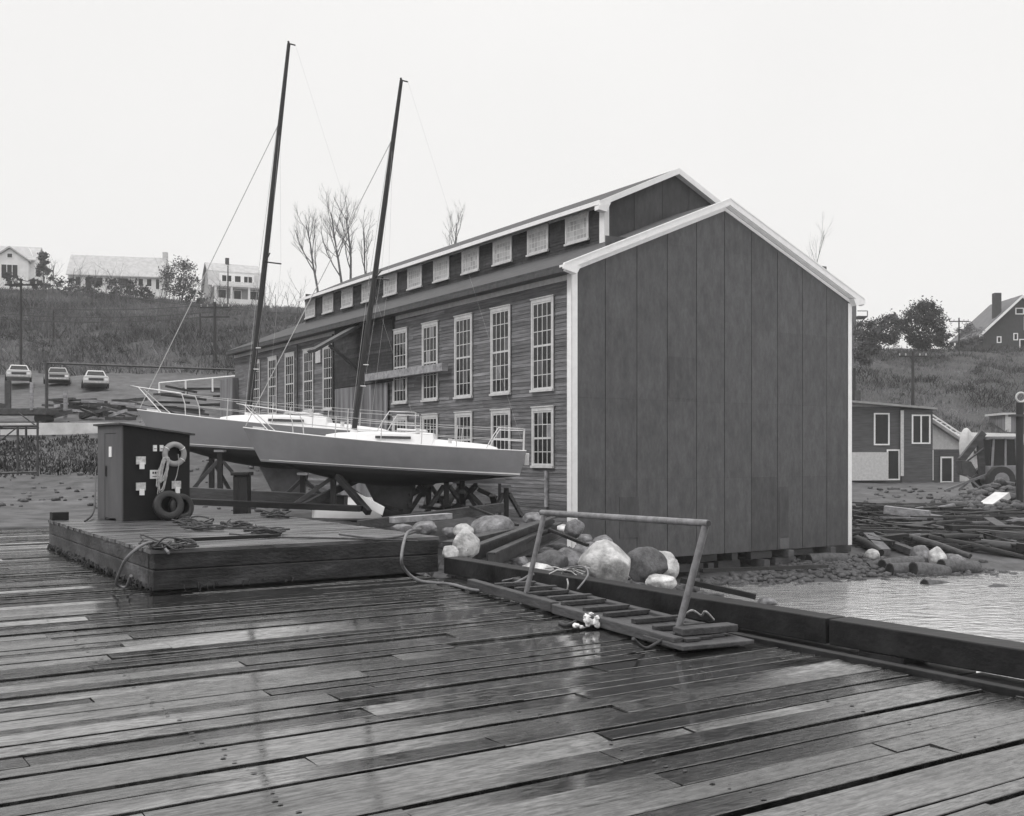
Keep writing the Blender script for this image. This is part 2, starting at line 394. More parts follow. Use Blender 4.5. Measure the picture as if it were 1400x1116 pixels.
# end wall panels
fp = MB(); seams = [1.22*i for i in range(11)]
rowz = [zb, 1.08, 3.52, 5.96, 8.4, 10.6]
pr = random.Random(11)
fp.add([(0.02,.02,zb),(12.18,.02,zb),(12.18,.02,gable_z(12.18)),(6.1,.02,gable_z(6.1)),(0.02,.02,gable_z(0.02))], [(0,1,2,3,4)], -.8)
fp.add([(0.02,.3,zb),(12.18,.3,zb),(12.18,.02,zb),(.02,.02,zb)], [(0,1,2,3)], -.8)
for i in range(10):
    x0, x1 = seams[i]+.012, seams[i+1]-.012
    xm = 6.1 if x0 < 6.1 < x1 else None
    for j in range(5):
        z0, z1 = rowz[j]+(.002 if j < 3 else .0005), rowz[j+1]-(.002 if j < 2 else .0005)
        top0, top1 = gable_z(x0), gable_z(x1)
        if z0 >= max(top0, top1): continue
        tone = pr.uniform(-.04, .04) + (-.03 if j == 0 else .0) + (-.22 if (i == 6 and j == 0) else 0) + (.1 if i > 6 and j>2 else 0)
        yb = -pr.uniform(.004, .010)
        # clip polygon to gable line
        poly = [(x0, z0), (x1, z0)]
        if z1 <= min(top0, top1): poly += [(x1, z1), (x0, z1)]
        else:
            if top1 >= z1:
                xc = x0 + (z1-top0)/(top1-top0)*(x1-x0); poly += [(x1, z1), (xc, z1), (x0, top0)]
            elif top0 >= z1:
                xc = x0 + (z1-top0)/(top1-top0)*(x1-x0); poly += [(x1, top1), (xc, z1), (x0, z1)]
            else: poly += [(x1, top1), (x0, top0)]
        fp.prism(poly, 'y', yb, .018, tone)
# odd repair patches at the foot
for x0, x1, z0, z1, tn in ((8.6,9.05,-.95,.75,-.22),(8.62,9.08,-1.35,-.99,.3),(1.75,2.5,-.7,.55,-.18),(3.72,4.8,3.6,4.9,-.12)):
    fp.box(x0, x1, -.024, -.012, z0, z1, tn)
fp.build('end_wall', M['plywood'], bld)
nm_ = MB(); prn = random.Random(5)
for i in range(11):
    for sx_ in (-.045, .045):
        z = zb+.1
        while z < gable_z(min(max(seams[i]+sx_, 0), 12.2))-.3:
            x = seams[i]+sx_+prn.uniform(-.008,.008)
            if .02 < x < 12.18: nm_.add([(x-.006, -.0115, z-.006), (x+.006, -.0115, z-.006), (x+.006, -.0115, z+.006), (x-.006, -.0115, z+.006)], [(0,1,2,3)])
            z += prn.uniform(.18, .24)
tag(nm_.build('nail_heads', M['ink'], bld, fix=False), kind='stuff')
# long side walls: lapped boards
def clap(name, y0, y1, x, sgn, z0, ztop, parent, matl, seed=1, pitch=.118):
    m = MB(); pr = random.Random(seed); z = z0
    while z < ztop-.01:
        zt = min(z+pitch, ztop); y = y0
        while y < y1-.01:
            ye = min(y+pr.uniform(2.5, 5.5), y1); tn = pr.uniform(-.3, .3) + (.25 if pr.random() < .08 else 0)
            if 3.3 < z < 3.85 and pr.random() < .55: tn += .35
            m.add([(x+sgn*-.020, y, z), (x+sgn*-.020, ye, z), (x+sgn*-.004, ye, zt), (x+sgn*-.004, y, zt), (x, y, z), (x, ye, z)], [(0,1,2,3), (4,5,1,0)], tn)
            y = ye
        z = zt
    return m.build(name, matl, parent, fix=False)
cl = clap('side_wall', .0, LEN, 0, 1, -1.2, 7.42, bld, M['clap'])
rw = MB(); rw.box(12.17, 12.2, .03, LEN, zb, 7.42); rw.build('far_side_wall', M['clap'], bld)
bw = MB(); bw.prism([(0,-1.3),(12.2,-1.3),(12.2,7.42),(6.1,gable_z(6.1)),(0,7.42)], 'y', LEN-.1, LEN); bw.build('back_wall', M['clap'], bld)
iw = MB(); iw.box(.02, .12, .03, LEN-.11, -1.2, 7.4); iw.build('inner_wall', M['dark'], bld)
# roof slabs (left slope cut by the monitor; one sheet suffices under it)
rf = MB()
def roofslab(m, xa, za, xb, zb_, y0, y1, th=.10, tone=0):
    m.prism([(xa, za), (xb, zb_), (xb, zb_+th), (xa, za+th)], 'y', y0, y1, tone)
roofslab(rf, -.42, gable_z(-.42)+.02, 6.1, gable_z(6.1)+.02, -.20, LEN+.2)
roofslab(rf, 6.1, gable_z(6.1)+.02, 12.62, gable_z(12.62)+.02, -.20, LEN+.2)
rfo = rf.build('roof', M['roof'], bld)
# white rake boards
tr = MB()
for xa, xb in ((-.46, 6.1), (12.66, 6.1)):
    za, zc = gable_z(xa), gable_z(xb)
    tr.prism([(xa, za-.07), (xb, zc-.07), (xb, zc+.12), (xa, za+.12)], 'y', -.26, -.205)
    tr.prism([(xa*.94 + .36, gable_z(xa*.94+.36)-.21) if xa < 0 else (12.2, gable_z(12.2)-.21), (xb, zc-.21), (xb, zc-.10), (0.0 if xa < 0 else 12.2, gable_z(0)-.10)], 'y', -.048, -.012)
    tr.prism([(xa, za+.12), (xb, zc+.12), (xb, zc+.155), (xa, za+.155)], 'y', -.29, -.18)
    tr.prism([(xa, za-.09), (xb, zc-.09), (xb, zc-.06), (xa, za-.06)], 'y', -.204, -.05)
tr.build('rake_board', M['trim'], bld)
eb = MB()   # boxed returns at both eave corners
eb.prism([(-.50, 7.21), (-.02, 7.10), (.10, 7.30), (.10, 7.34), (-.50, 7.33)], 'y', -.27, -.05); eb.build('eave_return', M['trim'], bld); eb = MB()
eb.prism([(12.70, 7.21), (12.22, 7.10), (12.1, 7.30), (12.1, 7.34), (12.70, 7.33)], 'y', -.27, -.05)
eb.build('eave_return', M['trim'], bld)
cb = MB(); cb.box(-.06, .16, -.045, -.026, zb+.05, 7.2); cb.box(-.065, -.03, -.045, .17, zb+.05, 7.2); cb.build('corner_board', M['trim'], bld)
cb = MB(); cb.box(12.06, 12.25, -.045, -.026, zb, 7.2); cb.box(12.2, 12.25, -.026, .15, zb, 7.2); cb.build('corner_board', M['trim'], bld)
ev = MB(); ev.box(-.05, -.03, 0.2, 11.4, 6.98, 7.2, .2); ev.build('frieze_board', M['trim_worn'], bld); ev = MB(); ev.box(-.05, -.03, 17.2, LEN, 6.98, 7.2, .2)
ev.build('frieze_board', M['trim_worn'], bld)
ga = MB(); ga.box(-.52, -.43, -.2, LEN, 7.12, 7.26, 0); ga.box(-.43, -.03, 0, LEN, 7.14, 7.18, -.2)
ga.build('gutter', M['timber_mid'], bld)
# monitor (raised roof with clerestory)
MX0, MX1, MY0, MY1 = 3.1, 9.1, 2.45, 28.4
def mz(x): return 10.13 + (3.0-abs(x-6.1))*.455
mo = MB()
mo.add([(MX0, MY0, 8.6), (MX1, MY0, 8.6), (MX1, MY0, mz(MX1)), (6.1, MY0, mz(6.1)), (MX0, MY0, mz(MX0))], [(0,1,2,3,4)], -.3)
xx = MX0 + .02
k = 0
while xx < MX1:
    xe = min(xx+1.2, MX1)
    if xx < 6.1 < xe: poly = [(xx, 8.6), (xe, 8.6), (xe, mz(xe)), (6.1, mz(6.1)), (xx, mz(xx))]
    else: poly = [(xx, 8.6), (xe, 8.6), (xe, mz(xe)), (xx, mz(xx))]
    mo.prism(poly, 'y', MY0-.03, MY0-.01, pr.uniform(-.35, -.05)); xx = xe+.02
mo.build('monitor_gable', M['plywood'], bld)
clap('monitor_wall', MY0, MY1, MX0, 1, 8.6, 10.15, bld, M['shingle'], 5, .11)
mw = MB(); mw.box(MX1-.03, MX1, MY0, MY1, 8.6, 10.13); mw.box(MX0, MX1, MY1-.03, MY1, 8.6, 10.4); mw.box(MX0+.01, MX0+.08, MY0+.01, MY1-.04, 8.6, 10.1)
mw.build('monitor_back_wall', M['shingle'], bld)
mr = MB(); roofslab(mr, 2.72, mz(2.72)+.02, 6.1, mz(6.1)+.02, MY0-.23, MY1+.3); roofslab(mr, 6.1, mz(6.1)+.02, 9.48, mz(9.48)+.02, MY0-.23, MY1+.3)
mr.build('monitor_roof', M['roof'], bld)
mt = MB()
for xa, xb in ((2.68, 6.1), (9.52, 6.1)):
    za, zc = mz(xa), mz(xb)
    mt.prism([(xa, za-.07), (xb, zc-.07), (xb, zc+.13), (xa, za+.13)], 'y', MY0-.28, MY0-.235)
    mt.prism([(xa, za-.07), (xb, zc-.07), (xb, zc-.04), (xa, za-.04)], 'y', MY0-.234, MY0-.04)
mt.prism([(2.64, mz(2.68)-.16), (2.98, mz(2.68)-.2), (3.14, mz(3.1)-.06), (2.64, mz(2.68)-.02)], 'y', MY0-.29, MY0-.06)
mt.box(MX0-.05, MX0+.15, MY0-.05, MY0-.031, 8.7, 10.1); mt.box(MX0-.05, MX0-.032, MY0-.031, MY0+.22, 8.7, 10.1)
mt.box(MX0-.41, MX0-.37, MY0-.23, MY1+.3, 9.96, 10.10)
mt.build('monitor_trim', M['trim'], bld)
mt = MB(); mt.box(MX0-.05, MX0-.032, MY0+.23, MY1, 9.98, 10.1); mt.build('monitor_frieze', M['trim_worn'], bld)
# windows: casing > sash bars, panes
def window(name, wid, z0, z1, cols, rows, x, y0, parent, pale=False, rail=True):
    cas = MB(); c = .085
    x -= .012
    cas.box(x-.065, x-.03, y0, y0+c, z0, z1); cas.box(x-.065, x-.03, y0+wid-c, y0+wid, z0, z1)
    cas.box(x-.065, x-.03, y0+c, y0+wid-c, z1-c*1.3, z1); cas.box(x-.09, x-.03, y0-.03, y0+wid+.03, z1, z1+.035)
    cas.box(x-.11, x-.03, y0-.02, y0+wid+.02, z0-.07, z0)
    w = cas.build('window', M['trim_worn'], parent)
    sa = MB(); a0, a1, b0, b1 = y0+c+.004, y0+wid-c-.004, z0+.004, z1-c*1.3-.004; th = .03; xf = x-.052
    sa.box(xf, x-.034, a0, a0+.04, b0, b1); sa.box(xf, x-.034, a1-.04, a1, b0, b1)
    sa.box(xf, x-.034, a0+.04, a1-.04, b0, b0+.06); sa.box(xf, x-.034, a0+.04, a1-.04, b1-.05, b1)
    mid = (b0+b1)/2
    if rail: sa.box(xf-.003, x-.034, a0+.04, a1-.04, mid-.03, mid+.03)
    for k in range(1, cols):
        yy = lerp(a0, a1, k/cols); sa.box(xf+.002, x-.036, yy-th/2, yy+th/2, b0+.06, b1-.05)
    for k in range(1, rows):
        if rail and k*2 == rows: continue
        zz = lerp(b0, b1, k/rows)
        sa.box(xf+.003, x-.037, a0+.04, a1-.04, zz-th*.4, zz+th*.4)
    sa.build('sash_bars', M['trim_worn'], w)
    pa = MB()
    prr = random.Random(int(y0*100+z0*7))
    for i in range(cols):
        for j in range(rows):
            ya, yb = lerp(a0, a1, i/cols), lerp(a0, a1, (i+1)/cols); za, zb2 = lerp(b0, b1, j/rows), lerp(b0, b1, (j+1)/rows)
            dx = prr.uniform(-.002, .002)
            pa.add([(x-.042+dx, ya, za), (x-.042-dx, yb, za), (x-.042+dx, yb, zb2), (x-.042-dx, ya, zb2)], [(0,1,2,3)], prr.uniform(-.25, .2) if pale else (prr.uniform(3, 14) if prr.random() < .09 else prr.uniform(-.3, 1.2)))  # a few panes painted paler, for curtains and white reflections
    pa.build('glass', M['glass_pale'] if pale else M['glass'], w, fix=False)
    return w
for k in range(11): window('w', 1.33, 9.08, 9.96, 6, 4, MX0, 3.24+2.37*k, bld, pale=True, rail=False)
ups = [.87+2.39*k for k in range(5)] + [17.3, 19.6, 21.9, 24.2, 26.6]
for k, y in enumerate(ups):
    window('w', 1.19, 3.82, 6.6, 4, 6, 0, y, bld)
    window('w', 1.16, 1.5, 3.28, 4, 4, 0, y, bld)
# sliding door with vertical boards, its track beam, and the small hood
sd = MB(); y = 11.95; prr = random.Random(2)
while y < 16.9:
    e = min(y+.2, 16.95); sd.box(-.16-prr.uniform(0,.012), -.11, y, e-.008, .0, 4.62, prr.uniform(-.3,.3)); y = e
sd.build('sliding_door', M['barn_wood'], bld)
dp = MB(); dp.box(-.10, -.035, 11.55, 17.1, 4.66, 7.2, 0); 
dpo = clap('infill_wall', 11.55, 17.1, -.105, 1, 4.66, 7.2, bld, M['shingle'], 9, .13)
dp.build('infill_backing', M['dark'], bld)
tb = MB(); tb.box(-.42, -.17, 7.1, 13.4, 4.74, 5.02); tb.build('door_track', M['timber_pale'], bld, .01)
pb = MB(); pb.box(-.10, -.03, .98+.2, .98+.32, .25, 1.35); pb.build('bracket_post', M['timber_pale'], bld)
hd = MB(); hd.prism([(-2.15, 5.88), (-.1, 7.06), (-.1, 7.2), (-2.2, 5.99)], 'y', 14.2, 15.0)
hd.build('hood_roof', M['timber_mid'], bld)
hb = MB(); hb.beam((-1.5, 14.4, 6.2), (-.1, 14.4, 5.2), .1, .12); 
hb.build('hood_bracket', M['timber_mid'], bld)
nb = MB(); nb.box(-.08, -.035, 18.75, 19.3, 5.9, 6.45); nb.build('notice_board', M['trim_worn'], bld)
dpp = MB(); dpp.tube([(-.12, 21.35, 6.9), (-.12, 21.35, 1.0)], .05, 6); dpp.tube([(-.14, 17.2, 7.0), (-.14, 17.2, 1.0)], .05, 6); dpp.build('downpipe', M['iron'], bld)
# little lean-to at the back end
lt = MB(); lt.box(-.35, -.03, LEN-.6, LEN+1.5, 0, 5.9); lt.build('back_porch', M['barn_wood'], bld)
# foundations under the end wall
crib = MB(); pr = random.Random(21)
for k in range(12):
    x = .6 + k*1.04 + pr.uniform(-.2, .2); y = pr.uniform(.1, .5)
    for lv in range(3):
        z1 = zb - .02 - lv*.27
        if (lv + k) % 2 == 0: crib.box(x-.13, x+.13, y-.35, y+.9, z1-.25, z1, pr.uniform(-.3, .8))
        else: crib.box(x-.5, x+.5, y-.1, y+.16, z1-.25, z1, pr.uniform(-.3, .8))
crib.build('timber_cribbing', M['timber_mid'], bld, .01)
vb = MB(); vb.box(.2, 12.0, 1.6, 1.7, -3.2, zb); vb.build('underside_shade', M['dark'], bld)  # dark sheet standing in for the shade beneath the building

# ================================================================ FLOAT with shed
FU, FV, FW, FL, FH = 3.63, 14.42, 4.32, 7.85, .57
fl = thing('float', 'dark waterlogged timber float hauled out on the dock with an equipment shed', 'float', U(FU, FV, 0), ANG)
m = MB(); pr = random.Random(8)
def rough_face(m, a, b, z0, z1, n, rows, tone=None, amp=.012):
    pass
for side in (0, 1):  # near face and left face as stacked timbers
    pass
for j, (z0, z1) in enumerate(((.03, .30), (.306, FH-.05))):
    m.box(.0+.01*j, FW, .0, .25, z0, z1, pr.uniform(-.2, .3))
    m.box(.0, .25, .26, FL, z0, z1, pr.uniform(.0, .5)); m.box(FW-.25, FW, .26, FL, z0, z1); m.box(.26, FW-.26, FL-.25, FL, z0, z1)
m.build('side_timber', M['float_side'], fl, .015)
m = MB(); y = 0; 
while y < FL-.05:
    e = min(y+.24, FL); m.box(-.02+pr.uniform(-.015,.015), FW+.02+pr.uniform(-.015,.015), y, e-.008, FH-.048, FH+pr.uniform(-.004,.004), pr.uniform(-.35,.5)); y = e
m.build('deck_boards', M['float_deck'], fl)
m = MB()   # weed fringe hanging under the sides
for k in range(140):
    x, y = (pr.uniform(0, 2.2), -.015) if pr.random() < .15 else (-.015, pr.uniform(0, FL))
    l = pr.uniform(.03, .16); z = pr.uniform(.05, .12); a = pr.uniform(-.03, .03)
    m.tube([(x, y, z), (x-.02+a, y-.01, z-l*.5), (x+a, y-.012+a, max(.012, z-l))], [.014, .009, .003], 4, caps=False)
tag(m.build('seaweed_fringe', M['weed'], fl), kind='stuff')
m = MB(); m.box(.03, .36, .02, .34, FH+.005, FH+.07); m.build('corner_block', M['timber'], fl, .01); m = MB(); m.box(.0, .3, FL-.35, FL-.05, FH+.005, FH+.16); m.build('corner_block', M['timber'], fl, .01)

sh = thing('equipment_shed', 'small dark slant-roofed shed standing on the float with outlets on its wall', 'shed', (-7.4, 20.08, FH+.005), R(40))
SW, SD = 1.34, 1.32
def shr(x): return 1.82 - (x/SW)*.17
m = MB(); m.prism([(0.03,0), (SW,0), (SW,shr(SW)), (0.03,shr(0.03))], 'y', 0, .03); m.prism([(0.03,0),(SW,0),(SW,shr(SW)),(0.03,shr(0.03))], 'y', SD-.03, SD)
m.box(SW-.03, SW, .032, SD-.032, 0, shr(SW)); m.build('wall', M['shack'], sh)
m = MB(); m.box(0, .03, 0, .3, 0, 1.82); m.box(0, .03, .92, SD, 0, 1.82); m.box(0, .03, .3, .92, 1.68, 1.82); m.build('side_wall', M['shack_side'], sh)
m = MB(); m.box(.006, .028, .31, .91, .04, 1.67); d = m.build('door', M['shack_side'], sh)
m = MB(); m.box(-.012, .003, .52, .66, 1.22, 1.42); m.build('door_notice', M['plate_white'], d)
m = MB(); m.box(-.03, .0, .82, .87, .85, 1.05); m.build('hinge', M['iron'], d)
m = MB(); m.prism([(-.07, 1.825+.01), (SW+.08, shr(SW)-.005), (SW+.08, shr(SW)+.03), (-.07, 1.86+.01)], 'y', -.08, SD+.06); m.build('roof', M['iron'], sh)
m = MB(); m.box(.04,.06,-.004,0,.05,1.78); m.build('corner_trim', M['shack'], sh)
def outlet(x, z, big=True):
    m = MB(); m.box(x-.09, x+.09, -.035, -.003, z-.02, z+.13); o = m.build('outlet_box', M['plate'], sh)
    m = MB(); m.box(x-.035, x+.05, -.075, -.037, z-.11, z+.01); m.build('outlet_cover', M['plate_white'], o)
outlet(.36, 1.10); outlet(.36, .60); outlet(1.06, .62)
m = MB(); m.box(.60,.67,-.03,-.003,1.33,1.45); m.box(.73,.80,-.03,-.003,1.33,1.45); o = m.build('switch_plate', M['plate_white'], sh)
m = MB(); m.box(.61,.66,-.034,-.031,1.375,1.385); m.box(.74,.79,-.034,-.031,1.375,1.385); m.build('switch', M['ink'], o)
m = MB(); m.box(.54, .76, -.03, -.003, .80, .97); o = m.build('sign_plate', M['plate_white'], sh)
m = MB()
for k in range(4): m.box(.58+k*.045, .61+k*.045, -.034, -.031, .895, .935)
m.box(.58, .72, -.034, -.031, .84, .852); m.build('lettering', M['ink'], o)
S = Matrix.Translation((-7.4, 20.08, FH)) @ Matrix.Rotation(R(40), 4, 'Z')
def torus(m, mtx, Rr, r, n=40, k=10, tone=0, bands=False):
    o = []; fs = []
    for i in range(n):
        a = 2*math.pi*i/n
        for j in range(k):
            b = 2*math.pi*j/k
            o.append(mtx @ Vector(((Rr+r*math.cos(b))*math.cos(a), (Rr+r*math.cos(b))*math.sin(a), r*math.sin(b))))
    for i in range(n):
        for j in range(k): fs.append((i*k+j, ((i+1) % n)*k+j, ((i+1) % n)*k+(j+1) % k, i*k+(j+1) % k))
    m.add(o, fs, tone, True)
lr = thing('life_ring', 'pale life ring hung on the dark shed wall', 'life ring', S @ Vector((1.0, -.075, 1.28)), R(40))
m = MB(); torus(m, Matrix.Rotation(R(90), 4, 'X'), .19, .055); m.build('ring', M['ring'], lr)
m = MB()
for a in (35, 145, 215, 325): torus(m, Matrix.Translation((.19*math.cos(R(a)), 0, .19*math.sin(R(a)))) @ Matrix.Rotation(-R(a), 4, 'Y') @ Matrix.Rotation(0, 4, 'X'), .056, .008, 14, 5)
m.build('band', M['plate_white'], lr)
m = MB(); m.tube([(.05,-.06,.0),(.06,-.07,-.2),(.02,-.06,-.42),(-.05,-.05,-.62)], .008, 5); m.build('line', M['rope'], lr)
rc = MB(); pr = random.Random(4)
for k in range(9):
    a = pr.uniform(-.05, .05); w_ = pr.uniform(.05, .12); l = pr.uniform(.45, .75); lean = -.22*l + pr.uniform(-.05,.05)
    pts = [(.80+a+w_*math.sin(q)*.6 + lean*(1-math.cos(q))*.5, -.15+pr.uniform(-.02,.02), 1.22 - l*(1-math.cos(q))/2) for q in [2*math.pi*i/16 for i in range(17)]]
    rc.tube([S @ Vector(p) for p in pts], .011, 5)
tag(rc.build('rope_coil', M['rope']), 'loose coil of pale rope hanging from the life ring', 'rope')
def tyre(loc, mtx, label, sc_=1.0):
    t = thing('tyre', label, 'tyre', loc)
    m = MB(); prof = [(.17,-.07),(.20,-.085),(.27,-.09),(.315,-.075),(.33,-.04),(.333,0),(.33,.04),(.315,.075),(.27,.09),(.20,.085),(.17,.07),(.185,.04),(.20,0),(.185,-.04)]
    n = 36; o = []; fs = []; K = len(prof)
    for i in range(n):
        a = 2*math.pi*i/n
        o += [mtx @ Vector((r*math.cos(a)*sc_, r*math.sin(a)*sc_, h*sc_)) for r, h in prof]
    for i in range(n):
        for j in range(K): fs.append((i*K+j, ((i+1) % n)*K+j, ((i+1) % n)*K+(j+1) % K, i*K+(j+1) % K))
    m.add(o, fs, 0, True); m.build('tyre_wall', M['rubber'], t); return t
tyre(S @ Vector((.82, -.22, .29)), Matrix.Rotation(R(40-6), 4, 'Z') @ Matrix.Rotation(R(74), 4, 'X'), 'worn tyre leaning in front against the shed wall', .88)
tyre(S @ Vector((1.10, -.16, .25)), Matrix.Rotation(R(40+14), 4, 'Z') @ Matrix.Rotation(R(80), 4, 'X'), 'second tyre half hidden behind the leaning tyre', .8)
# ropes, hoses, litter on the float
def lay(name, pts, r, m_, label, cat, n=5, group=None):
    P = [Vector(p) for p in pts]; out = []
    for i in range(len(P)-1):
        p0, p1, p2, p3 = P[max(i-1,0)], P[i], P[i+1], P[min(i+2, len(P)-1)]
        for k in range(5):
            t = k/5; out.append(.5*((2*p1) + (p2-p0)*t + (2*p0-5*p1+4*p2-p3)*t*t + (3*p1-p0-3*p2+p3)*t**3))
    out.append(P[-1]); mb = MB(); mb.tube(out, r, n)
    return tag(mb.build(name, m_), label, cat, group)
zt = FH+.02
def fp_(px, py, dz=0): p = at(px, py, zt); return (p.x, p.y, p.z+dz)
lay('hose', [fp_(372,686), fp_(362,679,.03), fp_(348,684,.08), (lambda p:(p.x,p.y,p.z))(at(333,690,zt-.05)), tuple(at(325,705,.30)), tuple(at(322,716,.10)), tuple(at(331,719,.05)), tuple(at(336,708,.25))], .022, M['hose'], 'grey hose drooping over the left corner of the float', 'hose')
lay('hose', [fp_(535,668), fp_(580,672), fp_(612,668,.06), fp_(600,673,.10), tuple(at(594,690,.40)), tuple(at(598,703,.18)), tuple(at(612,713,.03)), tuple(at(640,716,.03)), tuple(at(668,722,.04)), tuple(at(700,716,.10)), tuple(at(720,706,.25))], .024, M['hose'], 'hose looping off the right end of the float down to the gangway', 'hose')
lay('hose', [fp_(430,668), fp_(470,671), fp_(520,672), fp_(560,673), fp_(610,675)], .014, M['rope_dark'], 'dark line lying straight across the float deck to its end', 'hose')
lay('shore_cable', [fp_(292,656), fp_(300,652,.1), fp_(302,640,.4), fp_(303,620,.7), fp_(308,612,.85)], .02, M['rope_dark'], 'black cable climbing the left side of the shed', 'cable')
pr = random.Random(31)
for (cx_, cy_, rr, lab) in ((395,659,.35,'tangled dark rope near the foot of the shed'),(405,664,.30,'tangled dark rope heap lying between shed and post'),(437,661,.22,'small knotted rope heap in front of the tall post'),(465,667,.28,'tangled rope and shackle at the middle of the float deck'),(474,652,.25,'rope tangle by the far edge of the float deck'),(368,681,.33,'rope tangle on the near corner block of the float')):
    mb = MB(); c = at(cx_, cy_, zt)
    for k in range(5):
        pts = []; a0 = pr.uniform(0, 6)
        for q in range(10): pts.append((c.x + rr*(1.5*math.cos(a0+q*1.1)*pr.uniform(.2,1)), c.y + rr*math.sin(a0+q*.9)*pr.uniform(.2,1)*1.2, zt+.005+abs(pr.gauss(0,.05))))
        P_ = [Vector(p) for p in pts]; sm_ = []
        for i in range(len(P_)-1):
            p0_, p1_, p2_, p3_ = P_[max(i-1,0)], P_[i], P_[i+1], P_[min(i+2, len(P_)-1)]
            for kk in range(5):
                t_ = kk/5; sm_.append(.5*((2*p1_) + (p2_-p0_)*t_ + (2*p0_-5*p1_+4*p2_-p3_)*t_*t_ + (3*p1_-p0_-3*p2_+p3_)*t_**3))
        mb.tube(sm_, pr.uniform(.009,.015), 5)
    tag(mb.build('rope_tangle', M['rope_dark']), lab, 'rope')
b1 = MB(); b1.beam(fp_(378,675.5,.02), fp_(478,671,.02), .07, .05); tag(b1.build('loose_plank', M['timber']), 'dark narrow plank lying flat on the float deck', 'plank')
# chain at the left back corner
ch = MB(); a = at(240, 642, .04); b = at(302, 643, .10)
for k in range(34):
    p = a.lerp(b, k/33); mt_ = Matrix.Translation(p) @ Matrix.Rotation(R(90*(k % 2)), 4, 'X') @ Matrix.Diagonal((1.5, 1, 1, 1)); torus(ch, mt_, .035, .013, 8, 4)
tag(ch.build('chain', M['iron']), 'heavy chain stretched from the float corner along the dock', 'chain')
# pile post behind
pp = thing('mooring_post', 'tall square dark timber post standing behind the float', 'post', at(442, 656, .2))
m = MB(); m.box(-.18, .18, -.18, .18, -.3, 1.12); m.build('post', M['timber_z'], pp, .02)
m = MB(); m.box(-.23, .23, -.23, .23, 1.125, 1.22); m.build('cap', M['timber_z'], pp, .02)

# ================================================================ GANGWAY on the dock
GA, GB = Vector((-.62, 14.45, 0)), Vector((1.50, 9.95, 0)); gd = (GB-GA).normalized(); gn = Vector((-gd.y, gd.x, 0))
gang = thing('gangway', 'old cleated gangway plank lying on the dock with a single pipe handrail', 'gangway', GA, math.atan2(gd.y, gd.x))
GL = (GB-GA).length; GWd = .72   # local x along, y toward the curb
m = MB(); 
m.box(0, GL*.5, 0, .11, .03, .15, -.1); m.box(GL*.5+.01, GL+.02, 0, .11, .02, .13, .3)
m.box(.1, GL*.96, GWd-.1, GWd, .03, .15, .0); m.build('stringer', M['timber_mid'], gang, .012)
m = MB()
for k in range(3): m.box(GL*.32+k*.03, GL+.06-k*.05, .115+k*.175, .115+k*.175+.165, .085, .115, pr.uniform(-.3,.4))
m.build('walking_board', M['timber_mid'], gang, .004)
m = MB()
for k in range(9):
    x = GL*(.16 + .094*k) + pr.uniform(-.04,.04); z = .118 if x > GL*.32 else .12
    m.boxm(Matrix.Translation((x, .38+pr.uniform(-.04,.04), z+.028)) @ Matrix.Rotation(R(pr.uniform(-5,5)), 4, 'Z'), .075, .58, .05, pr.uniform(-.3, .7))
m.build('cleat', M['timber_mid'], gang, .006)
m = MB(); m.box(GL*.955, GL*.99, .15, .80, .12, .19, .0); m.box(GL*.9, GL*1.04, -.02, .80, .035, .08, .2); m.build('end_plate', M['timber_mid'], gang, .01)
MI = (Matrix.Translation(GA) @ Matrix.Rotation(math.atan2(gd.y, gd.x), 4, 'Z')).inverted()
p0, p1 = atD(712, 729, 13.0), atD(730, 648, 13.05); q0, q1 = atD(857, 764, 10.36), atD(884, 658, 10.36)
m = MB(); ext = (p1-q1).normalized()
m.tube([MI @ (p1 + ext*.06), MI @ (q1 - ext*.05)], .036, 12); hr = m.build('handrail', M['galv'], gang)
m = MB(); m.tube([MI @ p0, MI @ (p1-Vector((0,0,.03)))], .032, 12); m.build('rail_post', M['galv'], gang)
m = MB(); m.tube([MI @ q0, MI @ (q1-Vector((0,0,.03)))], .036, 12); m.build('rail_post', M['galv'], gang)
m = MB(); e_ = MI @ (q1 - ext*.052); dd = (MI.to_3x3() @ -ext).normalized(); m.tube([e_, e_+dd*.004], .027, 12); m.build('pipe_mouth_shade', M['ink'], gang)  # dark disc painted as the shade inside the open pipe
# rope bits on the gangway
lay('line', [tuple(atD(815,768,9.7)), tuple(at(826,777,.02)), tuple(at(838,772,.06)), tuple(at(852,764,.12)), tuple(at(872,760,.16))], .017, M['rope_dark'], 'dark rope end curling off the near foot of the handrail', 'rope')
lay('line', [tuple(at(866,744,.16)), tuple(at(872,741,.30)), tuple(at(880,746,.2)), tuple(at(884,742,.3)), tuple(at(892,750,.18))], .011, M['rope'], 'thin pale rope looped at the near end of the gangway', 'rope')
lay('line', [tuple(at(690,713,.12)), tuple(at(720,707,.17)), tuple(at(745,702,.30)), tuple(at(766,699,.38)), tuple(at(772,707,.3)), tuple(at(762,721,.16))], .014, M['hose'], 'grey rope arching over the curb beside the far rail post', 'rope')
mb = MB()
for k in range(12):
    c = at(750, 703, .30); d = Vector((pr.uniform(-.34,.34), pr.uniform(-.1,.1), pr.uniform(-.10,.07)))
    mb.tube([c, c+d*.5+Vector((0,0,.03)), c+d], .010, 4)
tag(mb.build('frayed_rope', M['rope']), 'frayed pale rope ends draped over the curb timber', 'rope')
lay('line', [tuple(at(752,711,.30)), tuple(at(753,716,.24)), tuple(at(752,722,.16))], .01, M['rope'], 'short pale rope tail hanging down the curb', 'rope')
